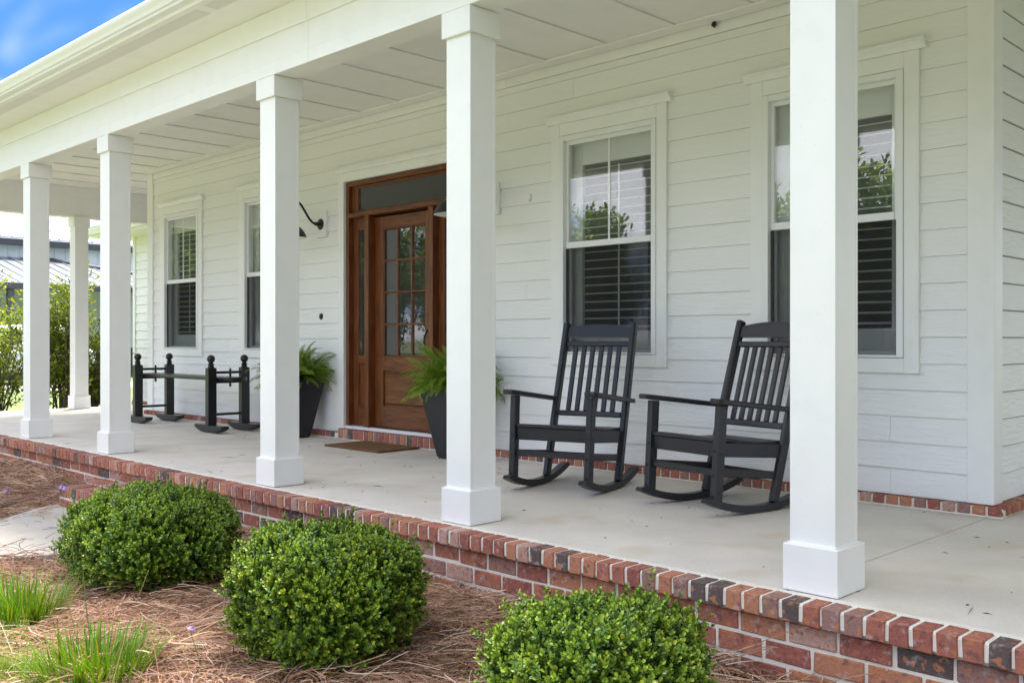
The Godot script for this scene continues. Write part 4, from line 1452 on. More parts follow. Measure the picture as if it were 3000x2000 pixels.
func make_ground() -> void:
	bump_n = noise(91, 2.6, 3)
	big_n = noise(92, 0.7, 2)
	var st := new_st()
	var far := 260.0
	quad(st, Vector3(-far, 0, -far), Vector3(far, 0, -far), Vector3(far, 0, far), Vector3(-far, 0, far), Vector3.UP)
	structure("lawn", st.commit(), M.lawn, Vector3(0, GROUND - 0.01, 0))
	var sd := new_st()
	quad(sd, Vector3(-70, 0, -70), Vector3(-14.3, 0, -70), Vector3(-14.3, 0, 14), Vector3(-70, 0, 14), Vector3.UP)
	structure("side_lawn", sd.commit(), M.side_lawn, Vector3(0, GROUND - 0.004, 0))
	structure("planting_bed", grid_mesh(-13.6, 2.2, 2.25, 4.55, 200, 36, func(x, z): return bed_y(x, z)), M.bed)
	structure("planting_bed", grid_mesh(-17.2, -14.0, -1.9, 4.0, 30, 50, func(x, z): return -0.12 + 0.02 * bump_n.get_noise_2d(x, z) - 0.25 * smoothstep(-15.6, -17.0, x)), M.bed)
	# walkway
	var ps := new_st()
	var zs := []
	for i in 29: zs.append(2.70 + (12.0 - 2.70) * pow(i / 28.0, 1.7))
	for i in zs.size() - 1:
		var a := path_edges(zs[i])
		var b := path_edges(zs[i + 1])
		var y := -0.312
		var q0 := Vector3(a[0], y, zs[i])
		var q1 := Vector3(a[1], y, zs[i])
		var q2 := Vector3(b[1], y, zs[i + 1])
		var q3 := Vector3(b[0], y, zs[i + 1])
		quad(ps, q0, q1, q2, q3, Vector3.UP)
		var dn := Vector3(0, -0.14, 0)
		quad(ps, q1, q2, q2 + dn + Vector3(0.006, 0, 0), q1 + dn + Vector3(0.006, 0, 0), Vector3(1, 0.05, 0).normalized())
		quad(ps, q0, q3, q3 + dn, q0 + dn, Vector3(-1, 0, 0))
	structure("walkway", ps.commit(), M.walk)
	var ds := new_st()
	quad(ds, Vector3(-31, 0, -60), Vector3(-27.5, 0, -60), Vector3(-27.5, 0, 60), Vector3(-31, 0, 60), Vector3.UP)
	structure("driveway", ds.commit(), M.drive, Vector3(0, GROUND + 0.004, 0))

# --- pine straw
func needle_clump(k: int) -> Mesh:
	var r := RandomNumberGenerator.new()
	r.seed = 700 + k
	var st := new_st()
	var main := r.randf() * TAU
	for i in 34:
		var az := main + r.randfn(0.0, 0.75)
		var L := r.randf_range(0.09, 0.20)
		var bend := r.randfn(0.0, 1.0)
		var p := Vector3(r.randf_range(-0.09, 0.09), r.randf_range(0.0, 0.020), r.randf_range(-0.09, 0.09))
		var dy := r.randf_range(-0.07, 0.13)
		var tone := r.randf()
		var c := Color(0.36, 0.200, 0.118)
		if tone > 0.82: c = Color(0.62, 0.46, 0.34)
		elif tone > 0.55: c = Color(0.46, 0.28, 0.175)
		elif tone < 0.18: c = Color(0.14, 0.075, 0.045)
		c = c * r.randf_range(0.85, 1.2)
		var n := 4
		var w := 0.00125
		for s in n:
			var d := Vector3(cos(az), dy, sin(az)).normalized()
			var q := p + d * (L / n)
			var side := d.cross(Vector3.UP).normalized() * w
			var up := side.cross(d).normalized() * w
			cquad(st, p - side, p + up, q + up, q - side, (up - side), c)
			cquad(st, p + side, p + up, q + up, q + side, (up + side), c)
			p = q
			az += bend / n
			dy -= 0.06
	return st.commit()

func make_straw() -> void:
	var S := holder(self, "pine_straw")
	S.set_meta("kind", "stuff")
	tag(S, "brown pine straw mulch covering the planting bed along the porch", "pine straw")
	for k in 6:
		var mesh := needle_clump(k)
		var xf := []
		var col := []
		var want := 900
		while xf.size() < want:
			var x := rf(-12.5, -0.2)
			# denser where it is nearer
			if rng.randf() > clampf(1.25 - absf(x) / 13.0, 0.25, 1.0): continue
			var z := rf(2.29, 4.42)
			var thin := smoothstep(4.05, 4.45, z)
			if rng.randf() < thin * 0.8: continue
			if on_path(x, z, -0.06): continue
			if on_path(x, z, 0.03) and rng.randf() < 0.6: continue
			if x > -7.9 and x < -5.95 and z < 2.78: continue
			var s := rf(0.75, 1.45)
			var b := Basis.from_euler(Vector3(rf(-0.2, 0.2), rf(0, TAU), rf(-0.2, 0.2))).scaled(Vector3(s, s * rf(0.8, 2.0), s))
			xf.append(Transform3D(b, Vector3(x, bed_y(x, z) - 0.002, z)))
			var t := rf(0.72, 1.25)
			col.append(Color(t, t * rf(0.93, 1.05), t * rf(0.88, 1.15)))
		multi(S, "needles", mesh, M.straw, xf, col)
	# single needles dropped on the walkway
	var st := new_st()
	for i in 46:
		var z := rf(2.85, 4.2)
		var e := path_edges(z)
		var p := Vector3(rf(e[0] + 0.05, e[1] - 0.05), -0.3105, z)
		var az := rf(0, TAU)
		var bend := rng.randfn(0.0, 0.8)
		var L := rf(0.07, 0.19)
		for s in 4:
			var d := Vector3(cos(az), 0, sin(az))
			var q := p + d * (L / 4)
			var side := d.cross(Vector3.UP) * 0.0009
			cquad(st, p - side, p + Vector3(0, 0.0016, 0), q + Vector3(0, 0.0016, 0), q - side, Vector3.UP - side * 500, Color(0.16, 0.09, 0.05))
			cquad(st, p + side, p + Vector3(0, 0.0016, 0), q + Vector3(0, 0.0016, 0), q + side, Vector3.UP + side * 500, Color(0.16, 0.09, 0.05))
			p = q
			az += bend / 4
	var o := part(S, "dropped_needles", st.commit(), M.straw)
	o.set_meta("kind", "stuff")

# --- boxwood
func add_leaf(st: SurfaceTool, o: Vector3, out: Vector3, up: Vector3, len: float, wid: float, col: Color) -> void:
	var side := out.cross(up).normalized()
	var u := side.cross(out).normalized()
	var cup := wid * 0.22
	var pr := [[0.0, 0.0], [0.30, 0.72], [0.62, 1.0], [0.88, 0.66], [1.0, 0.0]]
	var c := []
	var l := []
	var r := []
	for q in pr:
		var m: Vector3 = o + out * len * q[0] - u * len * 0.10 * q[0] * q[0]
		c.append(m)
		l.append(m - side * wid * q[1] + u * cup * q[1])
		r.append(m + side * wid * q[1] + u * cup * q[1])
	for i in 4:
		ctri(st, c[i], l[i + 1], c[i + 1], u, col)
		ctri(st, c[i], r[i + 1], c[i + 1], u, col)
		if i > 0:
			ctri(st, c[i], l[i], l[i + 1], u, col)
			ctri(st, c[i], r[i], r[i + 1], u, col)

func box_sprig(k: int) -> Mesh:
	var r := RandomNumberGenerator.new()
	r.seed = 1200 + k
	var st := new_st()
	var n := 6
	var L := 0.062
	for s in 3:
		var a := TAU * s / 3.0
		cquad(st, Vector3(cos(a), 0, sin(a)) * 0.0012, Vector3(cos(a + 2.1), 0, sin(a + 2.1)) * 0.0012, Vector3(cos(a + 2.1) * 0.0006, L, sin(a + 2.1) * 0.0006), Vector3(cos(a) * 0.0006, L, sin(a) * 0.0006), Vector3(cos(a + 1), 0, sin(a + 1)), Color(0.16, 0.13, 0.05))
	for i in n:
		var u := i / float(n - 1)
		var y := L * (0.12 + 0.86 * u)
		var turn := PI / 2.0 * i + r.randf_range(-0.4, 0.4)
		for s in 2:
			var a := turn + PI * s + r.randf_range(-0.25, 0.25)
			var lift := lerpf(0.35, 1.15, u) + r.randf_range(-0.2, 0.2)
			var out := Vector3(cos(a) * cos(lift), sin(lift), sin(a) * cos(lift))
			var up := Vector3(-cos(a) * sin(lift), cos(lift), -sin(a) * sin(lift))
			var young := smoothstep(0.45, 1.0, u)
			var g := r.randf_range(0.85, 1.15)
			var col := Color(0.070, 0.155, 0.016).lerp(Color(0.235, 0.345, 0.032), young) * g
			if r.randf() < 0.006: col = Color(0.40, 0.27, 0.12)
			add_leaf(st, Vector3(0, y, 0), out, up, r.randf_range(0.017, 0.023) * lerpf(1.0, 0.85, u), r.randf_range(0.0055, 0.0072), col)
	return st.commit()

func bush_point(u: float, v: float, rx: float, ry: float, rz: float, ex := 0.72) -> Array:
	# squarish clipped mound: [place, outward]
	var st := sin(v) 
	var ct := cos(v)
	var f := func(c: float, e: float) -> float: return signf(c) * pow(absf(c), e)
	var p := Vector3(rx * f.call(st, ex) * f.call(cos(u), 0.85), ry * f.call(ct, 0.72), rz * f.call(st, ex) * f.call(sin(u), 0.85))
	if p.y < 0.0:
		var k := -p.y / ry
		p.x *= 1.0 - 0.50 * k * k
		p.z *= 1.0 - 0.50 * k * k
	var nrm := Vector3(p.x / (rx * rx), p.y / (ry * ry) * 1.1, p.z / (rz * rz)).normalized()
	return [p, nrm]

func make_bush(label: String, at: Vector3, rx: float, ry: float, rz: float, count: int, seed_: int, ex: float, lumpy: float) -> void:
	rng.seed = seed_
	var B := thing("boxwood_shrub", label, "shrub", at, 0.0, "clipped boxwoods before the porch")
	var lump := noise(seed_, 2.3, 3)
	var lump2 := noise(seed_ + 1, 7.0, 2)
	var sets := [[], [], [], [], []]
	var cols := [[], [], [], [], []]
	for i in count:
		var v := acos(rf(-0.98, 1.0))
		var u := rf(0, TAU)
		var q := bush_point(u, v, rx, ry, rz, ex)
		var p: Vector3 = q[0]
		var nrm: Vector3 = q[1]
		var clump := lump2.get_noise_3dv(p * 1.25 + Vector3(0, 3, 0)) + 0.5 * lump.get_noise_3dv(p * 2.0 + Vector3(7, 0, 0))
		if rng.randf() > 0.42 + 0.58 * smoothstep(-0.28, 0.22, clump): continue
		var layer := rng.randf()
		var depth := 1.0 if layer < 0.60 else (rf(0.84, 0.96) if layer < 0.88 else rf(0.60, 0.84))
		var bulge := 1.0 + lumpy * (0.12 * lump.get_noise_3dv(p) + 0.09 * lump2.get_noise_3dv(p))
		p = p * depth * bulge - nrm * 0.035
		if rng.randf() < 0.05: p += nrm * rf(0.015, 0.06)
		if p.y + at.y < bed_y(at.x + p.x, at.z + p.z) + 0.05: continue
		var dir := (nrm * 0.9 + Vector3(0, 0.75, 0) + Vector3(rng.randfn(0, 0.42), rng.randfn(0, 0.42), rng.randfn(0, 0.42))).normalized()
		var s := rf(0.60, 0.98)
		var k := rng.randi() % 5
		sets[k].append(Transform3D(facing(dir, rf(0, TAU)).scaled(Vector3(s, s, s)), p))
		var t := rf(0.78, 1.22)
		# each sprig has its own tone: most plain, some paler or older, in loose patches
		var pick := rng.randf() * 0.6 + 0.4 * clampf(0.5 + 1.1 * lump.get_noise_3dv(p * 1.7 + Vector3(5, 0, 0)), 0.0, 1.0)
		var c := Color(t, t, t)
		if pick > 0.72: c = Color(1.35 * t, 1.16 * t, 1.0 * t)
		elif pick < 0.33: c = Color(0.80 * t, 0.86 * t, 0.9 * t)
		cols[k].append(c)
	for k in 5: multi(B, "foliage", box_sprig_cached(k), M.leaf, sets[k], cols[k])
	# stems and branches inside
	var st := new_st()
	var base := Vector3(0, bed_y(at.x, at.z) - at.y - 0.02, 0)
	for i in 26:
		var v := acos(rf(-0.35, 1.0))
		var u := rf(0, TAU)
		var q := bush_point(u, v, rx, ry, rz, ex)
		var e: Vector3 = (q[0] as Vector3) * rf(0.80, 0.97)
		var s0 := base + Vector3(rf(-0.04, 0.04), 0, rf(-0.04, 0.04))
		var m := s0.lerp(e, 0.45) + Vector3(rf(-0.03, 0.03), -0.03, rf(-0.03, 0.03))
		add_tube(st, [s0, m, e], [0.008, 0.005, 0.0016], 5, false)
	for i in 34:
		var q := bush_point(rf(0, TAU), acos(rf(-0.5, 1.0)), rx, ry, rz, ex)
		var e: Vector3 = (q[0] as Vector3) * rf(0.97, 1.05)
		var s0: Vector3 = (q[0] as Vector3) * rf(0.55, 0.75)
		add_tube(st, [s0, s0.lerp(e, 0.5) + Vector3(rf(-0.02, 0.02), rf(-0.02, 0.02), rf(-0.02, 0.02)), e], [0.003, 0.0022, 0.0012], 5, false)
	part(B, "branches", st.commit(), M.twig)

var sprigs := {}
func box_sprig_cached(k: int) -> Mesh:
	if not sprigs.has(k): sprigs[k] = box_sprig(k)
	return sprigs[k]

# --- strap-leaved clumps, grass, flower stalks
func blade(st: SurfaceTool, o: Vector3, az: float, lean: float, L: float, w: float, curl: float, c0: Color, c1: Color) -> void:
	var n := 6
	var p := o
	var a := lean
	var side := Vector3(-sin(az), 0, cos(az))
	for i in n:
		var d := Vector3(cos(az) * sin(a), cos(a), sin(az) * sin(a))
		var q := p + d * (L / n)
		var w0 := w * (1.0 - pow(i / float(n), 2.5))
		var w1 := w * (1.0 - pow((i + 1) / float(n), 2.5))
		var nn := side.cross(d)
		var c := c0.lerp(c1, i / float(n))
		cquad(st, p - side * w0, p + nn * w0 * -0.3, q + nn * w1 * -0.3, q - side * w1, nn, c)
		cquad(st, p + side * w0, p + nn * w0 * -0.3, q + nn * w1 * -0.3, q + side * w1, nn, c)
		p = q
		a += curl / n

func make_tuft(label: String, at: Vector3, n: int, L: float) -> void:
	var T := thing("society_garlic", label, "plant", at, 0.0, "strap-leaved clumps in the bed")
	var st := new_st()
	for i in n:
		var az := rf(0, TAU)
		var r := sqrt(rng.randf()) * 0.17
		var lean := rf(0.0, 0.42) + r * 1.2
		var g := rf(0.75, 1.25)
		var c0 := Color(0.075 * g, 0.165 * g, 0.016)
		var c1 := Color(0.15 * g, 0.30 * g, 0.022)
		var pick := rng.randf()
		if pick > 0.90: c1 = Color(0.42, 0.30, 0.03)
		elif pick > 0.82: c1 = Color(0.26, 0.33, 0.03)
		blade(st, Vector3(cos(az) * r, 0.0, sin(az) * r), az + rf(-0.6, 0.6), lean, L * rf(0.55, 1.1), rf(0.0030, 0.0056), rf(-0.1, 0.75), c0, c1)
	var o := part(T, "leaves", st.commit(), M.soft_leaf)
	o.set_meta("kind", "stuff")

func make_stalk(parent: Node, o: Vector3, e: Vector3, sag: float, col: Color, r := 0.0016) -> void:
	var st := new_st()
	var pts := []
	for i in 8:
		var u := i / 7.0
		pts.append(o.lerp(e, u) + Vector3(0, sag * sin(PI * u), 0))
	for i in 7:
		var d: Vector3 = (pts[i + 1] - pts[i]).normalized()
		for s in 3:
			var a := TAU * s / 3.0
			var b := TAU * (s + 1) / 3.0
			var x := d.cross(Vector3(0.3, 0.2, 0.9)).normalized()
			var y := d.cross(x)
			cquad(st, pts[i] + (x * cos(a) + y * sin(a)) * r, pts[i] + (x * cos(b) + y * sin(b)) * r, pts[i + 1] + (x * cos(b) + y * sin(b)) * r, pts[i + 1] + (x * cos(a) + y * sin(a)) * r, x * cos(a) + y * sin(a), col)
	part(parent, "stem", st.commit(), M.soft_leaf)

func flower_head(parent: Node, at: Vector3, s := 1.0) -> void:
	for k in 9:
		var d := Vector3(rf(-1, 1), rf(-0.1, 1), rf(-1, 1)).normalized()
		var st := new_st()
		for p in 5:
			var a := TAU * p / 5.0
			var b := facing(d, a)
			add_leaf(st, at + d * 0.010 * s, (b * Vector3(0.85, 0.5, 0)).normalized(), d, 0.011 * s, 0.0032 * s, Color(1, 1, 1))
		part(parent, "floret", st.commit(), M.flower)

func make_planting() -> void:
	make_bush("broad clipped boxwood beside the concrete walkway", Vector3(-5.11, -0.140, 3.235), 0.50, 0.270, 0.41, 17000, 301, 0.80, 1.2)
	make_bush("clipped boxwood standing between the other two boxwoods", Vector3(-3.39, -0.125, 3.26), 0.365, 0.290, 0.365, 13500, 302, 0.60, 1.0)
	make_bush("clipped boxwood below the rocking chairs", Vector3(-1.885, -0.165, 3.335), 0.318, 0.312, 0.325, 12500, 303, 0.74, 1.35)
	rng.seed = 77
	make_tuft("strap-leaved green clump near the walkway, tips turning yellow", Vector3(-4.80, -0.385, 4.00), 380, 0.28)
	make_tuft("strap-leaved green clump with flower stalks before the middle boxwood", Vector3(-3.80, -0.40, 4.06), 460, 0.26)
	var A := thing("garlic_flower", "thin stalk with a purple flower beside the middle boxwood", "flower", Vector3(-3.52, -0.38, 3.74))
	make_stalk(A, Vector3.ZERO, Vector3(-0.03, 0.205, 0.05), 0.0, Color(0.10, 0.17, 0.03))
	flower_head(A, Vector3(-0.03, 0.212, 0.05))
	var B := thing("garlic_flower", "thin stalk with a pale purple flower in the straw past the walkway", "flower", Vector3(-8.12, -0.34, 2.98))
	make_stalk(B, Vector3.ZERO, Vector3(0.0, 0.12, 0.02), 0.0, Color(0.12, 0.19, 0.04))
	flower_head(B, Vector3(0.0, 0.125, 0.02), 1.6)
	var C := thing("garlic_flower", "thin stalk with two purple flowers leaning over the brick step", "flower", Vector3(-6.95, -0.31, 3.0))
	make_stalk(C, Vector3.ZERO, Vector3(-0.05, 0.23, 0.0), 0.0, Color(0.12, 0.19, 0.04))
	make_stalk(C, Vector3(-0.025, 0.14, 0.0), Vector3(0.02, 0.235, 0.0), 0.0, Color(0.12, 0.19, 0.04))
	flower_head(C, Vector3(-0.05, 0.235, 0), 1.5)
	flower_head(C, Vector3(0.02, 0.24, 0), 1.4)
	var D := thing("dry_stalks", "bare leaning flower stalks rising from the middle clump", "stalks", Vector3(-3.80, -0.385, 4.06))
	make_stalk(D, Vector3(0.0, 0.0, 0), Vector3(-0.16, 0.41, -0.02), 0.01, Color(0.13, 0.20, 0.04))
	make_stalk(D, Vector3(0.02, 0.0, 0), Vector3(-0.10, 0.34, 0.0), 0.0, Color(0.14, 0.20, 0.04))
	make_stalk(D, Vector3(-0.02, 0.0, 0.02), Vector3(-0.26, 0.36, 0.02), 0.01, Color(0.14, 0.19, 0.05))
	make_stalk(D, Vector3(0.02, 0.18, 0.0), Vector3(0.16, 0.24, -0.10), 0.02, Color(0.22, 0.24, 0.07))
	make_stalk(D, Vector3(0.25, 0.0, 0.10), Vector3(0.34, 0.50, -0.06), 0.0, Color(0.33, 0.27, 0.13))
	make_stalk(D, Vector3(0.36, 0.0, 0.12), Vector3(0.27, 0.24, 0.0), 0.0, Color(0.36, 0.28, 0.10))
	make_stalk(D, Vector3(-0.75, 0.20, 0.14), Vector3(-0.36, 0.02, 0.16), 0.02, Color(0.42, 0.32, 0.20), 0.0022)
	# lawn grass creeping into the bed
	var blades := []
	for k in 3:
		var st := new_st()
		for i in 14:
			var az := rf(0, TAU)
			var g := rf(0.8, 1.25)
			blade(st, Vector3(rf(-0.03, 0.03), 0, rf(-0.03, 0.03)), az, rf(0.1, 0.8), rf(0.05, 0.12), rf(0.0011, 0.0018), rf(0.2, 1.1), Color(0.10 * g, 0.17 * g, 0.02), Color(0.19 * g, 0.30 * g, 0.035))
		blades.append(st.commit())
	var G := holder(self, "lawn_grass")
	G.set_meta("kind", "stuff")
	tag(G, "bright green lawn grass creeping to the edge of the straw", "grass")
	for k in 3:
		var xf := []
		var cl := []
		while xf.size() < 1500:
			var z := rf(3.98, 4.9)
			var x := rf(-5.4, -2.7)
			var e := 4.12 + 0.10 * big_n.get_noise_2d(x * 1.3, 8.0) + 0.28 * smoothstep(-4.25, -3.3, x)
			if z < e and rng.randf() > 0.06: continue
			if z < e + 0.18 and rng.randf() > 0.5: continue
			var s := rf(0.7, 1.3)
			xf.append(Transform3D(Basis(Vector3.UP, rf(0, TAU)).scaled(Vector3(s, s, s)), Vector3(x, maxf(bed_y(x, z), GROUND - 0.01) - 0.004, z)))
			var t := rf(0.8, 1.25)
			cl.append(Color(t * rf(0.9, 1.2), t, t))
		multi(G, "blades", blades[k], M.soft_leaf, xf, cl)

# ------------------------------------------------------------------ beyond the porch
func broad_sprig(k: int, leaf: float, n: int) -> Mesh:
	var r := RandomNumberGenerator.new()
	r.seed = 1500 + k
	var st := new_st()
	var L := leaf * 3.2
	cquad(st, Vector3(-0.003, 0, 0), Vector3(0.003, 0, 0), Vector3(0.001, L, 0), Vector3(-0.001, L, 0), Vector3.BACK, Color(0.14, 0.11, 0.05))
	for i in n:
		var u := i / float(n - 1)
		var a := 2.4 * i + r.randf_range(-0.4, 0.4)
		var lift := lerpf(0.1, 1.2, u) + r.randf_range(-0.25, 0.25)
		var out := Vector3(cos(a) * cos(lift), sin(lift), sin(a) * cos(lift))
		var up := Vector3(-cos(a) * sin(lift), cos(lift), -sin(a) * sin(lift))
		var g := r.randf_range(0.8, 1.2)
		var col := Color(0.115, 0.185, 0.022).lerp(Color(0.33, 0.40, 0.035), smoothstep(0.5, 1.0, u)) * g
		add_leaf(st, Vector3(0, L * (0.1 + 0.88 * u), 0), out, up, leaf * r.randf_range(0.8, 1.15), leaf * 0.22, col)
	return st.commit()

func make_tall_shrub(label: String, at: Vector3, h: float, rad: float, count: int, seed_: int) -> void:
	rng.seed = seed_
	var T := thing("tall_shrub", label, "shrub", at, 0.0, "tall shrubs past the end of the porch")
	var st := new_st()
	var sets := [[], [], []]
	var cols := [[], [], []]
	var stems := 16
	for s in stems:
		var az := TAU * s / stems + rf(-0.3, 0.3)
		var reach := rad * rf(0.25, 1.0)
		var top := h * rf(0.62, 1.0) * lerpf(1.0, 0.72, reach / rad)
		var p0 := Vector3(cos(az), 0, sin(az)) * rf(0.02, 0.14)
		var pts := []
		for i in 6:
			var u := i / 5.0
			pts.append(p0 + Vector3(cos(az) * reach * pow(u, 1.25), top * u, sin(az) * reach * pow(u, 1.25)) + Vector3(rf(-0.03, 0.03), 0, rf(-0.03, 0.03)))
		add_tube(st, pts, [0.014, 0.011, 0.009, 0.007, 0.005, 0.003], 5, false)
		for i in int(count / float(stems)):
			var u := pow(rng.randf(), 0.8) * 0.9 + 0.10
			var q := u * 5.0
			var a: Vector3 = pts[mini(int(q), 4)].lerp(pts[mini(int(q), 4) + 1], q - int(q))
			var spread := 0.16 * (1.15 - u) + 0.05
			var d := Vector3(rng.randfn(0, 1), rng.randfn(0, 0.7), rng.randfn(0, 1)).normalized()
			a += d * spread * pow(rng.randf(), 0.5)
			var dir := (d * 0.8 + Vector3(0, 0.8, 0)).normalized()
			var sc := rf(0.7, 1.15)
			var k := rng.randi() % 3
			sets[k].append(Transform3D(facing(dir, rf(0, TAU)).scaled(Vector3(sc, sc, sc)), a))
			var t := rf(0.7, 1.2)
			var pale := rng.randf() > 0.6
			cols[k].append(Color(t * (1.25 if pale else 0.95), t * (1.1 if pale else 0.95), t * 0.9))
	part(T, "stems", st.commit(), M.twig)
	for k in 3: multi(T, "foliage", broad_sprig(k, 0.062, 7), M.soft_leaf, sets[k], cols[k])

func make_tree(W: Node3D, at: Vector3, h: float, rad: float, seed_: int, pine: bool, sets: Array, cols: Array, st: SurfaceTool) -> void:
	rng.seed = seed_
	var near := at.x > 7.0
	add_tube(st, [at + Vector3(0, -0.2, 0), at + Vector3(0.1, h * 0.4, 0), at + Vector3(0, h * 0.92, 0.05)], [0.28, 0.19, 0.04], 9, false)
	var limbs := 46 if near else 26
	for l in limbs:
		var u := lerpf(0.10 if near else (0.30 if pine else 0.04), 0.98, l / float(limbs))
		var az := l * 2.4 + rf(-0.3, 0.3)
		var prof := (1.0 - u) * 1.25 + 0.10 if pine else sin(PI * clampf(u * 0.95 + 0.02, 0, 1)) + 0.15
		var reach := rad * prof * rf(0.75, 1.15)
		var o := at + Vector3(0.05, h * u, 0.02)
		var e := o + Vector3(cos(az) * reach, reach * (0.15 if pine else 0.45), sin(az) * reach)
		add_tube(st, [o, o.lerp(e, 0.5) + Vector3(0, 0.1, 0), e], [0.07, 0.045, 0.015], 5, false)
		for i in 34:
			var p := o.lerp(e, pow(rng.randf(), 0.55)) + Vector3(rng.randfn(0, 0.38), rng.randfn(0, 0.28), rng.randfn(0, 0.38))
			var s := rf(0.8, 1.5)
			var k := rng.randi() % 2
			sets[k].append(Transform3D(Basis.from_euler(Vector3(rf(-0.8, 0.8), rf(0, TAU), rf(-0.8, 0.8))).scaled(Vector3(s, s, s)), p))
			var t := rf(0.55, 1.05)
			cols[k].append(Color(t * 0.75, t * 0.85, t * 0.9))

func make_wing() -> void:
	# a further wing of the house beyond the end of the porch
	var W := thing("house_wing", "white lap-sided wing with eave gutter and brick base beyond the porch", "house")
	var z := -1.90
	var x0 := -16.9
	for k in range(-1, 20):
		var y0 := 0.060 + LAP * k
		part(W, "siding_board", lap_board(0.0, 4.6, y0, y0 + LAP), M.siding, Vector3(x0 + 0.09, y0, z))
	bpart(W, "corner_board", Vector3(x0, -0.09, z - 0.014), Vector3(x0 + 0.09, 2.78, z + 0.016), M.white, 0.002)
	bpart(W, "wall_core", Vector3(x0 + 0.02, -0.4, -8.0), Vector3(-12.3, 3.1, z - 0.02), M.white)
	bpart(W, "mortar", Vector3(x0 - 0.02, -0.55, -8.0), Vector3(-12.3, -0.092, z + 0.03), M.mortar)
	for c in 3:
		for i in 14:
			part(W, "brick", brick_mesh(Vector3(0.1885, 0.0735, 0.09), 8 + i % 8, 0.006), brick_mat(), Vector3(x0 + 0.1 + 0.2026 * (i + (0.0 if c % 2 == 0 else 0.5)), -0.135 - 0.0875 * c, z - 0.008))
	bpart(W, "soffit", Vector3(-17.55, 2.775, -8.0), Vector3(-12.3, 2.79, z + 0.52), M.ceiling)
	bpart(W, "fascia", Vector3(-17.56, 2.775, z + 0.52), Vector3(-14.3, 2.93, z + 0.54), M.white, 0.002)
	var prof := [Vector2(0.0, 0.0), Vector2(0.06, 0.0), Vector2(0.072, 0.03), Vector2(0.105, 0.075), Vector2(0.115, 0.10), Vector2(0.0, 0.10)]
	part(W, "gutter", extrude_x(prof, -17.62, -14.3), M.vinyl, Vector3(0, 2.815, z + 0.541))
	var roof := [Vector2(z + 0.60, 2.93), Vector2(-5.0, 4.3), Vector2(-5.0, 4.36), Vector2(z + 0.60, 2.945)]
	part(W, "roof_deck", extrude_x(roof, -17.65, -14.3), M.shingle)

func make_barn() -> void:
	var B := thing("metal_barn", "pale ribbed metal barn with a lean-to roof across the lawn", "barn", Vector3(-41.0, GROUND, 0.0))
	var z0 := -34.0
	var z1 := -1.5
	var g := -GROUND
	var eave := 4.95 + g
	var joint := 4.22 + g
	bpart(B, "wall", Vector3(-14.0, 0, z0), Vector3(0.0, eave, z1), M.metal_wall)
	var st := new_st()
	for k in 74:
		var z := z0 + 0.44 * k
		add_box(st, Vector3(0.0, 0, z), Vector3(0.03, eave - 0.1, z + 0.06))
	var rb := part(B, "wall_ribs", st.commit(), M.metal_wall)
	rb.set_meta("kind", "stuff")
	# main roof rises away from the eave
	part(B, "roof", extrude_z([Vector2(0.45, eave - 0.06), Vector2(-7.0, eave + 3.2), Vector2(-7.0, eave + 3.3), Vector2(0.45, eave + 0.05)], z0 - 0.4, z1 + 0.4), M.metal_roof)
	var rs := new_st()
	for k in 74:
		var z := z0 + 0.44 * k
		add_hexa(rs, roof_rib(Vector2(0.45, eave + 0.05), Vector2(-7.0, eave + 3.3), z, 0.05, 0.035))
	for k in 74:
		var z := z0 + 0.44 * k
		if z > -2.0 or z < -14.0: continue
		var cut := clampf((-8.7 - z) / 5.3, 0.0, 0.97)   # the hip shortens the ribs
		var a := Vector2(5.2, 2.98 + g)
		var b := Vector2(0.03, joint)
		add_hexa(rs, roof_rib(a, b.lerp(a, cut), z, 0.05, 0.035))
	var rr := part(B, "roof_ribs", rs.commit(), M.metal_roof)
	rr.set_meta("kind", "stuff")
	bpart(B, "eave_gutter", Vector3(0.40, eave - 0.28, z0 - 0.4), Vector3(0.58, eave - 0.02, z1 + 0.4), M.dark_trim, 0.01)
	# lean-to
	var hip := new_st()
	var e0 := Vector3(5.2, 2.98 + g, -2.0)
	var e1 := Vector3(5.2, 2.98 + g, -14.0)
	var t0 := Vector3(0.03, joint, -2.0)
	var t1 := Vector3(0.03, joint, -8.7)
	var w1 := Vector3(0.03, 2.98 + g, -14.0)
	var dn := Vector3(0, -0.10, 0)
	quad(hip, e0, e1, t1, t0, Vector3(0.24, 0.97, 0))
	quad(hip, e0 + dn, e1 + dn, t1 + dn, t0 + dn, Vector3(-0.24, -0.97, 0))
	tri(hip, e1, w1, t1, Vector3(0, 0.97, -0.23))
	quad(hip, e0, e1, e1 + dn, e0 + dn, Vector3.RIGHT)
	quad(hip, e1, w1, w1 + dn, e1 + dn, Vector3.FORWARD)
	part(B, "lean_to_roof", hip.commit(), M.metal_roof)
	part(B, "hip_cap", tube_mesh([e1 + Vector3(0, 0.03, 0), t1 + Vector3(0, 0.03, 0)], 0.09, 8), M.dark_trim)
	bpart(B, "lean_to_gutter", Vector3(5.15, 2.74 + g, -14.1), Vector3(5.32, 2.96 + g, -2.0), M.dark_trim, 0.01)
	for k in 4:
		bpart(B, "post", Vector3(4.95, 0, -13.9 + 3.9 * k), Vector3(5.15, 2.75 + g, -13.7 + 3.9 * k), M.dark_trim, 0.01)
	bpart(B, "wainscot", Vector3(0.0, 0, z0), Vector3(0.045, 1.05, z1), M.dark_trim)

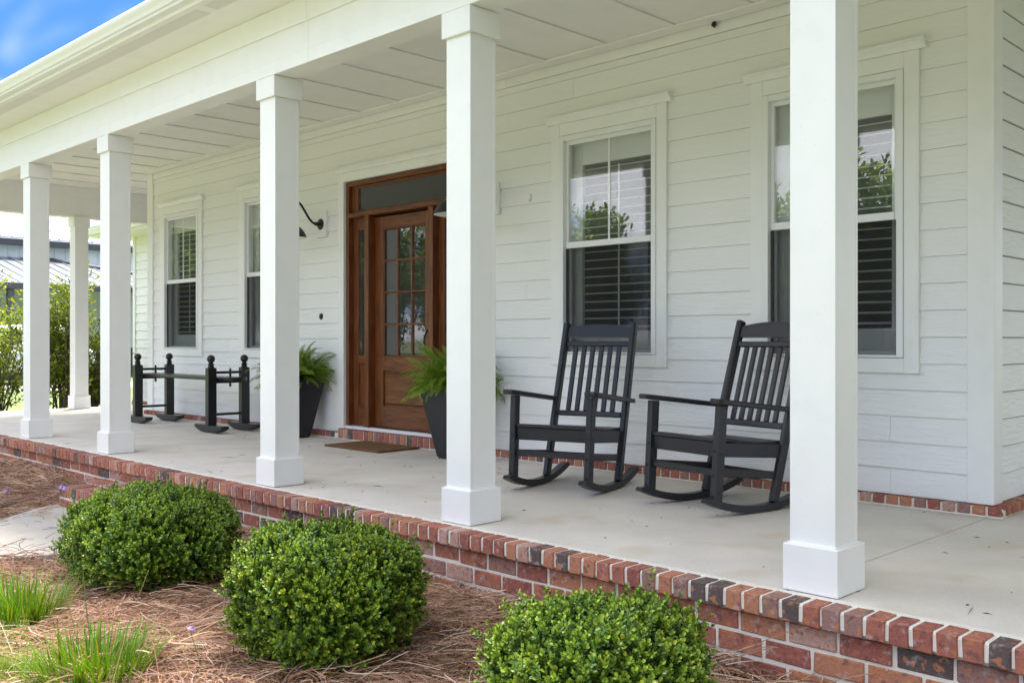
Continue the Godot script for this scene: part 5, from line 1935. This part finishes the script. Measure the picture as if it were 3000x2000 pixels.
func extrude_z(prof: Array, z0: float, z1: float) -> Mesh:
	# outline in x and y pushed along z
	var st := new_st()
	var n := prof.size()
	var mid := Vector2.ZERO
	for p in prof: mid += p / n
	for i in n:
		var p: Vector2 = prof[i]
		var q: Vector2 = prof[(i + 1) % n]
		var d := q - p
		var o := Vector2(d.y, -d.x).normalized()
		if o.dot((p + q) / 2.0 - mid) < 0: o = -o
		quad(st, Vector3(p.x, p.y, z0), Vector3(q.x, q.y, z0), Vector3(q.x, q.y, z1), Vector3(p.x, p.y, z1), Vector3(o.x, o.y, 0))
	for e in 2:
		var z := z0 if e == 0 else z1
		for i in range(1, n - 1):
			tri(st, Vector3(prof[0].x, prof[0].y, z), Vector3(prof[i].x, prof[i].y, z), Vector3(prof[i + 1].x, prof[i + 1].y, z), Vector3(0, 0, -1 if e == 0 else 1))
	return st.commit()

func roof_rib(a: Vector2, b: Vector2, z: float, w: float, h: float) -> Array:
	var n := Vector2(-(b.y - a.y), b.x - a.x).normalized()
	if n.y < 0: n = -n
	var c := []
	for i in 8:
		var p := a if (i & 1) == 0 else b
		if (i >> 1) & 1: p += n * h
		c.append(Vector3(p.x, p.y, z + w * ((i >> 2) & 1)))
	return c

func make_far() -> void:
	make_wing()
	make_barn()
	# a pale utility vehicle under the lean-to
	var V := thing("parked_vehicle", "white boxy vehicle with dark windows parked by the barn", "vehicle", Vector3(-33.2, GROUND, -5.2))
	bpart(V, "body", Vector3(-0.95, 0.35, -2.3), Vector3(0.95, 1.10, 2.3), M.car, 0.12)
	bpart(V, "cab", Vector3(-0.85, 1.05, -1.4), Vector3(0.85, 1.85, 1.2), M.car, 0.15)
	for s in [-1.0, 1.0]:
		bpart(V, "side_window", Vector3(s * 0.80, 1.20, -1.2), Vector3(s * 0.865, 1.68, -0.15), M.black_metal, 0.03)
		bpart(V, "side_window", Vector3(s * 0.80, 1.20, 0.0), Vector3(s * 0.865, 1.68, 1.0), M.black_metal, 0.03)
		for e in [-1.45, 1.45]:
			part(V, "wheel", lathe_mesh([Vector2(0, 0.12), Vector2(0.2, 0.11), Vector2(0.34, 0.10), Vector2(0.36, 0.04), Vector2(0.36, -0.1), Vector2(0.0, -0.1)], 20), M.rubber, Vector3(s * 0.85, 0.36, e), Basis(Vector3.BACK, -s * PI / 2.0))
	make_tall_shrub("loose tall shrub past the porch end, its branches arching towards the lawn", Vector3(-15.45, -0.13, 0.80), 2.25, 0.85, 800, 501)
	make_tall_shrub("dense upright shrub past the porch end, the tallest of its row", Vector3(-15.35, -0.13, -0.10), 2.55, 0.45, 1000, 502)
	make_tall_shrub("low leafy shrub past the porch end beside the white wing", Vector3(-15.9, -0.13, -0.78), 1.75, 0.50, 480, 503)
	rng.seed = 504
	var S := thing("boxwood_ball", "small round dark boxwood beside the white wing", "shrub", Vector3(-16.4, 0.10, -0.98))
	var sets := [[], []]
	var cols := [[], []]
	for i in 900:
		var d := Vector3(rng.randfn(0, 1), rng.randfn(0, 1), rng.randfn(0, 1)).normalized()
		if d.y < -0.75: continue
		var k := i % 2
		sets[k].append(Transform3D(facing((d + Vector3(0, 0.5, 0)).normalized(), rf(0, TAU)).scaled(Vector3.ONE * 1.3), d * Vector3(0.24, 0.27, 0.24) * rf(0.8, 1.0)))
		var t := rf(0.6, 0.9)
		cols[k].append(Color(t * 0.8, t, t * 1.1))
	for k in 2: multi(S, "foliage", box_sprig_cached(k), M.leaf, sets[k], cols[k])
	var stm := new_st()
	add_tube(stm, [Vector3(0, -0.30, 0), Vector3(0, 0.1, 0)], [0.02, 0.01], 6, false)
	part(S, "stem", stm.commit(), M.twig)
	# trees across the lawn; the windows mirror them
	var crowns := [broad_sprig(11, 0.34, 7), broad_sprig(12, 0.30, 8)]
	var places := [[-14, 46, 8.0], [-22, 50, 10.5], [-29, 45, 8.4], [-36, 52, 10.8], [-43, 46, 9.4], [-49, 50, 8.2], [-57, 44, 9.6], [-64, 50, 10.6], [-72, 42, 9.0], [-80, 47, 10.5], [-90, 40, 9.6], [-99, 44, 10.8], [-110, 38, 10.0], [-122, 42, 11.0], [-4, 50, 9.0], [6, 47, 10.0]]
	for k in 14: places.append([-44.0 - 4.6 * k, 37.0 + 6.0 * sin(k * 2.1), 11.5 + 2.5 * sin(k * 1.3)])
	for k in 9: places.append([-52.0 - 4.0 * k, 20.0 + 1.6 * k + 3.0 * sin(k * 1.9), 10.5 + 2.0 * sin(k * 2.3)])
	places += [[8.5, 7.0, 8.0], [8, 2.5, 8.5], [8.5, -2.5, 9.0], [10, 11, 9.0], [13, 5, 11.0]]
	for k in 15: places.append([-8.0 - 7.0 * k, 56.0 + 3.0 * sin(k * 1.7), 6.5 + 1.5 * sin(k * 2.7)])
	places += [[-23.5, 44, 9.8], [-19.5, 49, 8.6]]
	var W := holder(self, "woodland")
	W.set_meta("kind", "stuff")
	tag(W, "woods round the lawn, seen mirrored in the window glass", "woods")
	var wsets := [[], []]
	var wcols := [[], []]
	var wst := new_st()
	for i in places.size():
		var q: Array = places[i]
		make_tree(W, Vector3(q[0], GROUND, q[1]), q[2], q[2] * (0.40 if q[0] > 7 else (0.55 if q[2] < 8.1 else 0.34)), 600 + i, i % 3 == 1, wsets, wcols, wst)
	part(W, "trunks", wst.commit(), M.bark).set_meta("kind", "stuff")
	for k in 2: multi(W, "crowns", crowns[k], M.soft_leaf, wsets[k], wcols[k])

func _ready() -> void:
	rng.seed = 12345
	make_world()
	var t := Time.get_ticks_msec()
	make_materials()
	print("materials ", Time.get_ticks_msec() - t)
	make_ground()
	make_house()
	make_floor()
	make_columns()
	make_porch_roof()
	make_foundation()
	make_step()
	print("house ", Time.get_ticks_msec() - t)
	make_small()
	make_litter()
	print("things ", Time.get_ticks_msec() - t)
	make_straw()
	make_planting()
	print("garden ", Time.get_ticks_msec() - t)
	make_far()
	print("all ", Time.get_ticks_msec() - t)
